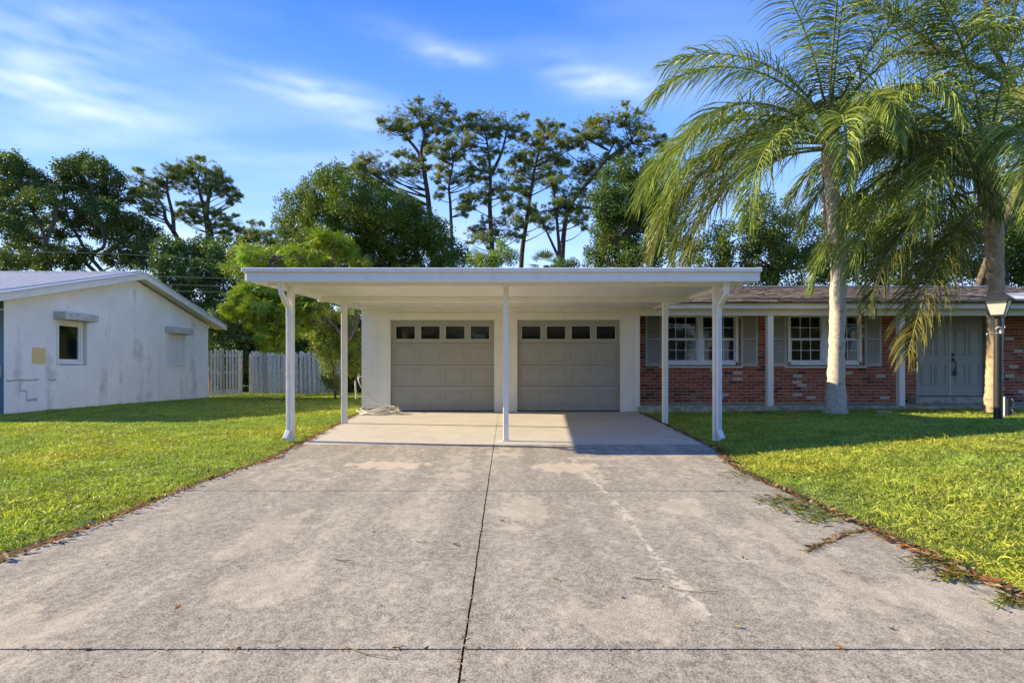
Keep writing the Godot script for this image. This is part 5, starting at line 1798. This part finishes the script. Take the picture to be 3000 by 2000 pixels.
	part(fb, "trunk", M.grey_bark, cp)

# ---------------------------------------------------------------- queen palms
func frond(o: Node3D, base: Vector3, az: float, e0: float, L: float, droop: float, r: RandomNumberGenerator, tint: Color, leafy := 1.0) -> void:
	var N := 24
	var a := deg_to_rad(az)
	var h := Vector3(cos(a), 0, sin(a))
	var p := base
	var pts := []
	var tang := []
	for i in N + 1:
		var s := float(i) / N
		var e: float = maxf(deg_to_rad(e0) - deg_to_rad(droop) * pow(s, 1.25), deg_to_rad(-84.0))
		var d := h * cos(e) + Vector3.UP * sin(e)
		pts.append(p)
		tang.append(d)
		p += d * L / N
	var rb := MB.new()
	rb.tube(pts, taper(0.034, 0.004, N), 6)
	var f := part(rb, "frond", M.rachis, o)
	var b := MB.new()
	b.colored = true
	var n := int(148 * leafy)
	var wind := Vector3(-0.32, 0, 0.05)
	for k in n:
		var s := 0.16 + 0.84 * (k + r.randf()) / n
		var fi: float = s * N
		var i: int = min(int(fi), N - 1)
		var at: Vector3 = pts[i].lerp(pts[i + 1], fi - i)
		var d: Vector3 = tang[i]
		var side := d.cross(Vector3.UP)
		if side.length() < 0.15:
			side = Vector3(-h.z, 0, h.x)
		side = side.normalized()
		var up := side.cross(d).normalized()
		for sg in [-1.0, 1.0]:
			if r.randf() < 0.06:
				continue
			var l: float = (0.34 + 0.72 * sin(PI * clampf(0.08 + 0.86 * s, 0, 1))) * r.randf_range(0.8, 1.12) * L / 4.4
			var g: Vector3 = (side * sg * r.randf_range(0.55, 1.0) + up * r.randf_range(-0.35, 0.75) + d * (0.35 + 0.75 * s * s)).normalized()
			var q := at
			var w := 0.0105 * r.randf_range(0.75, 1.2)
			var t := r.randf_range(0.72, 1.28)
			b.col = Color(tint.r * t * r.randf_range(0.9, 1.2), tint.g * t, tint.b * t)
			var across := g.cross(rv(r)).normalized()
			var prev := []
			var segs := 5
			for j in segs + 1:
				var u := float(j) / segs
				var ww: float = w * (1.0 if u < 0.5 else 1.0 - (u - 0.5) * 1.8) * (0.55 if j == 0 else 1.0)
				var cur := [q - across * ww, q + across * ww]
				if j > 0:
					b.poly([prev[0], prev[1], cur[1], cur[0]], Vector3.UP + rv(r) * 0.001)
				prev = cur
				g = (g + (Vector3.DOWN * 0.46 + wind * 0.40) * (0.35 + u)).normalized()
				q += g * l / segs
				across = (across - g * across.dot(g)).normalized()
	inst(b.mesh(), "leaflets", M.palm_leaf, f)

func palm_trunk(o: Node3D, path: Array, rad: Array, sd: int, bark: Material) -> void:
	var r := RandomNumberGenerator.new()
	r.seed = sd
	var sp := smooth_path(path, 16)
	var b := MB.new()
	var rr := []
	var nz := noise(2.2, sd, 3)
	for i in sp.size():
		var t := float(i) / (sp.size() - 1) * (rad.size() - 1)
		var k: int = min(int(t), rad.size() - 2)
		rr.append(lerpf(rad[k], rad[k + 1], t - k) * (1.0 + (0.022 if i % 3 == 0 else -0.008) + r.randfn() * 0.008))
	b.tube(sp, rr, 26)
	for i in b.v.size():
		b.v[i] += b.n[i] * nz.get_noise_3dv(b.v[i] * 2.0) * 0.022
	part(b, "trunk", bark, o)

func build_palms() -> void:
	var r := RandomNumberGenerator.new()
	r.seed = 606
	var green := Color(0.20, 0.27, 0.065)
	var z1 := 12.55
	var b1 := Vector3(6.95, ground_h(6.95, z1) - 0.03, -z1)
	var o := thing("queen_palm", "thick-trunked palm growing before the brick front's second window", "palm", b1, "palms on the front lawn")
	palm_trunk(o, [b1, P(2449, 1190, z1), P(2450, 1120, z1), P(2452, 1050, z1), P(2455, 900, z1), P(2458, 760, z1), P(2446, 640, z1), P(2438, 540, z1), P(2434, 460, z1)], [0.28, 0.215, 0.178, 0.160, 0.157, 0.155, 0.152, 0.14, 0.11], 11, M.palm_bark)
	var c1 := P(2432, 400, z1)
	var b := MB.new()
	b.tube([P(2436, 520, z1), P(2434, 450, z1), P(2430, 380, z1), P(2424, 310, z1)], [0.17, 0.18, 0.13, 0.05], 14)
	part(b, "crown_shaft", M.sheath, o)
	for f in [[97, 82, 4.0, 35], [150, 76, 4.2, 55], [190, 66, 4.4, 88], [172, 52, 4.6, 105], [200, 40, 4.8, 120], [160, 30, 4.8, 112], [185, 18, 4.8, 112], [210, 10, 4.7, 105], [140, 8, 4.4, 100], [235, 40, 4.3, 110], [280, 55, 4.2, 95], [330, 45, 4.4, 110], [20, 62, 4.4, 85], [45, 70, 4.2, 70], [350, 30, 4.5, 105], [10, 18, 4.4, 105], [60, 40, 3.2, 125], [90, 34, 3.0, 135], [115, 20, 3.4, 122], [30, 0, 3.6, 88], [165, -6, 4.6, 78], [120, 66, 4.2, 60], [176, 4, 5.0, 84], [206, 24, 4.8, 112], [182, 30, 5.0, 110], [345, 8, 4.3, 95]]:
		frond(o, c1 + Vector3(r.randfn() * 0.05, (f[1] - 40) * 0.006 + r.randfn() * 0.04, r.randfn() * 0.05), f[0] + r.randfn() * 4.0, f[1], f[2], f[3], r, green * r.randf_range(0.85, 1.2) if f[1] > 5 else Color(0.135, 0.155, 0.045))
	# old leaf bases and dry sheaths hanging on the trunk
	for q in [[2412, 560, 2422, 690, 0.035], [2470, 560, 2478, 660, 0.03], [2448, 640, 2462, 705, 0.02]]:
		b = MB.new()
		var a := P(q[0], q[1], z1 - 0.2)
		var c := P(q[2], q[3], z1 - 0.22)
		b.tube(bez(a, a.lerp(c, 0.5) + Vector3(-0.06, 0, 0.08), c, 6), [q[4] * 0.5, q[4], q[4], q[4], q[4] * 0.9, q[4] * 0.7, q[4] * 0.3], 7)
		part(b, "dry_sheath", M.sheath, o)
	b = MB.new()
	var sa := P(2450, 400, z1 - 0.1)
	b.tube(bez(sa, P(2580, 372, z1 - 0.5), P(2690, 352, z1 - 0.5), 9), [0.02, 0.025, 0.03, 0.05, 0.06, 0.06, 0.055, 0.045, 0.03, 0.006], 8)
	part(b, "spathe", M.sheath, o)
	var z2 := 12.5
	var b2 := Vector3(10.28, ground_h(10.28, z2) - 0.03, -z2)
	o = thing("queen_palm", "palm standing behind the black lamp post near the front door", "palm", b2, "palms on the front lawn")
	palm_trunk(o, [b2, P(2912, 1150, z2), P(2916, 1050, z2), P(2918, 940, z2), P(2916, 800, z2), P(2914, 700, z2), P(2908, 600, z2), P(2896, 500, z2)], [0.21, 0.155, 0.145, 0.145, 0.155, 0.168, 0.17, 0.13], 12, M.tan_bark)
	var c2 := P(2890, 470, z2)
	b = MB.new()
	b.tube([P(2898, 600, z2), P(2896, 520, z2), P(2890, 460, z2), P(2886, 380, z2)], [0.19, 0.21, 0.17, 0.06], 14)
	part(b, "crown_shaft", M.sheath, o)
	for f in [[95, 80, 4.2, 40], [170, 70, 4.4, 70], [185, 55, 4.4, 92], [200, 40, 4.5, 110], [165, 28, 4.5, 112], [180, 14, 4.4, 108], [150, 20, 4.2, 120], [230, 45, 4.3, 105], [260, 60, 4.2, 90], [300, 50, 4.3, 100], [340, 62, 4.3, 80], [10, 40, 4.4, 110], [70, 45, 3.9, 120], [95, 30, 3.8, 128], [120, 20, 4.4, 125], [30, 10, 4.0, 105], [215, 5, 4.4, 92], [140, 64, 4.4, 75], [190, 26, 4.6, 110], [172, 2, 4.5, 86], [158, 44, 4.6, 105], [110, 8, 4.2, 100]]:
		frond(o, c2 + Vector3(r.randfn() * 0.05, (f[1] - 40) * 0.006 + r.randfn() * 0.04, r.randfn() * 0.05), f[0] + r.randfn() * 4.0, f[1], f[2], f[3], r, green * r.randf_range(0.85, 1.2))
	# the old frond that hangs down before the porch
	frond(o, P(2872, 600, z2 - 0.1), 148.0, -30.0, 4.6, 38.0, r, Color(0.17, 0.165, 0.045), 1.15)
	frond(o, P(2880, 560, z2 - 0.1), 160.0, -10.0, 4.4, 66.0, r, Color(0.135, 0.15, 0.04), 1.0)
	b = MB.new()
	b.tube(bez(P(2870, 470, z2 - 0.2), P(2800, 410, z2 - 0.5), P(2710, 385, z2 - 0.6), 6), [0.05, 0.045, 0.04, 0.03, 0.025, 0.015, 0.008], 8)
	part(b, "flower_stalk", M.orange_stalk, o)
	for q in [[2860, 500, 2790, 415, 2660, 425], [2850, 520, 2780, 480, 2700, 510]]:
		b = MB.new()
		b.tube(bez(P(q[0], q[1], z2 - 0.2), P(q[2], q[3], z2 - 0.3), P(q[4], q[5], z2 - 0.4), 7), taper(0.05, 0.02, 7), 8)
		part(b, "leaf_stalk", M.sheath, o)

# ---------------------------------------------------------------- across the street, mirrored in the windows
func build_street_side() -> void:
	var r := RandomNumberGenerator.new()
	r.seed = 44
	var what := ["opposite the garage", "opposite the brick porch", "opposite the stained house", "past the far palm's side", "opposite the board fence", "opposite the first porch window", "past the stained house's front"]
	var xs := [-2.0, 11.0, -15.0, 24.0, -9.0, 5.0, -23.0]
	for k in 7:
		var base := Vector3(xs[k] + r.randfn(), 0, 21.0 + r.randf() * 3.0)
		var b := []
		for i in 22:
			b.append([base + Vector3(r.randfn() * 2.4, r.randf_range(1.6, 10.5), r.randfn() * 1.8), r.randf_range(1.5, 2.4)])
		broad("street_tree", "large oak across the street " + what[k], "tree", base, [[base, base + Vector3(0.1, 2, 0), base + Vector3(-0.2, 6, 0)]], b, 1.6, 0.5, Color(0.121, 0.176, 0.041), "clump", 500 + k, -0.4, "oaks across the street", 0.25)

func _ready() -> void:
	var cam := Camera3D.new()
	cam.name = "camera"
	cam.position = Vector3(0, EYE, 0)
	cam.projection = Camera3D.PROJECTION_FRUSTUM
	cam.near = 0.05
	cam.far = 900.0
	cam.size = 2000.0 / F * 0.05
	cam.frustum_offset = Vector2(0, 78.0 / F * 0.05)
	add_child(cam)
	cam.current = true
	var env := Environment.new()
	env.background_mode = Environment.BG_SKY
	env.sky = make_sky()
	env.background_energy_multiplier = 0.70
	env.tonemap_mode = Environment.TONE_MAPPER_LINEAR
	env.tonemap_exposure = EXPO
	env.sdfgi_enabled = true
	env.ssao_enabled = true
	env.ssil_enabled = true
	var we := WorldEnvironment.new()
	we.name = "environment"
	we.environment = env
	add_child(we)
	var sun := DirectionalLight3D.new()
	sun.name = "sun"
	sun.light_energy = 1.55
	sun.light_color = Color(1.0, 0.915, 0.745)
	sun.light_angular_distance = 0.5
	sun.shadow_enabled = true
	add_child(sun)
	sun.look_at_from_position(Vector3.ZERO, Vector3(1.0, -0.506, 0.175), Vector3.UP)
	materials()
	mat("cable_pale", C(0.16, 0.16, 0.17), 0.5)
	concrete_textures()
	build_ground()
	build_house()
	build_neighbour()
	build_carport()
	build_fences()
	build_trees()
	build_palms()
	build_street_side()
	build_props()
	build_grass()
	build_litter()
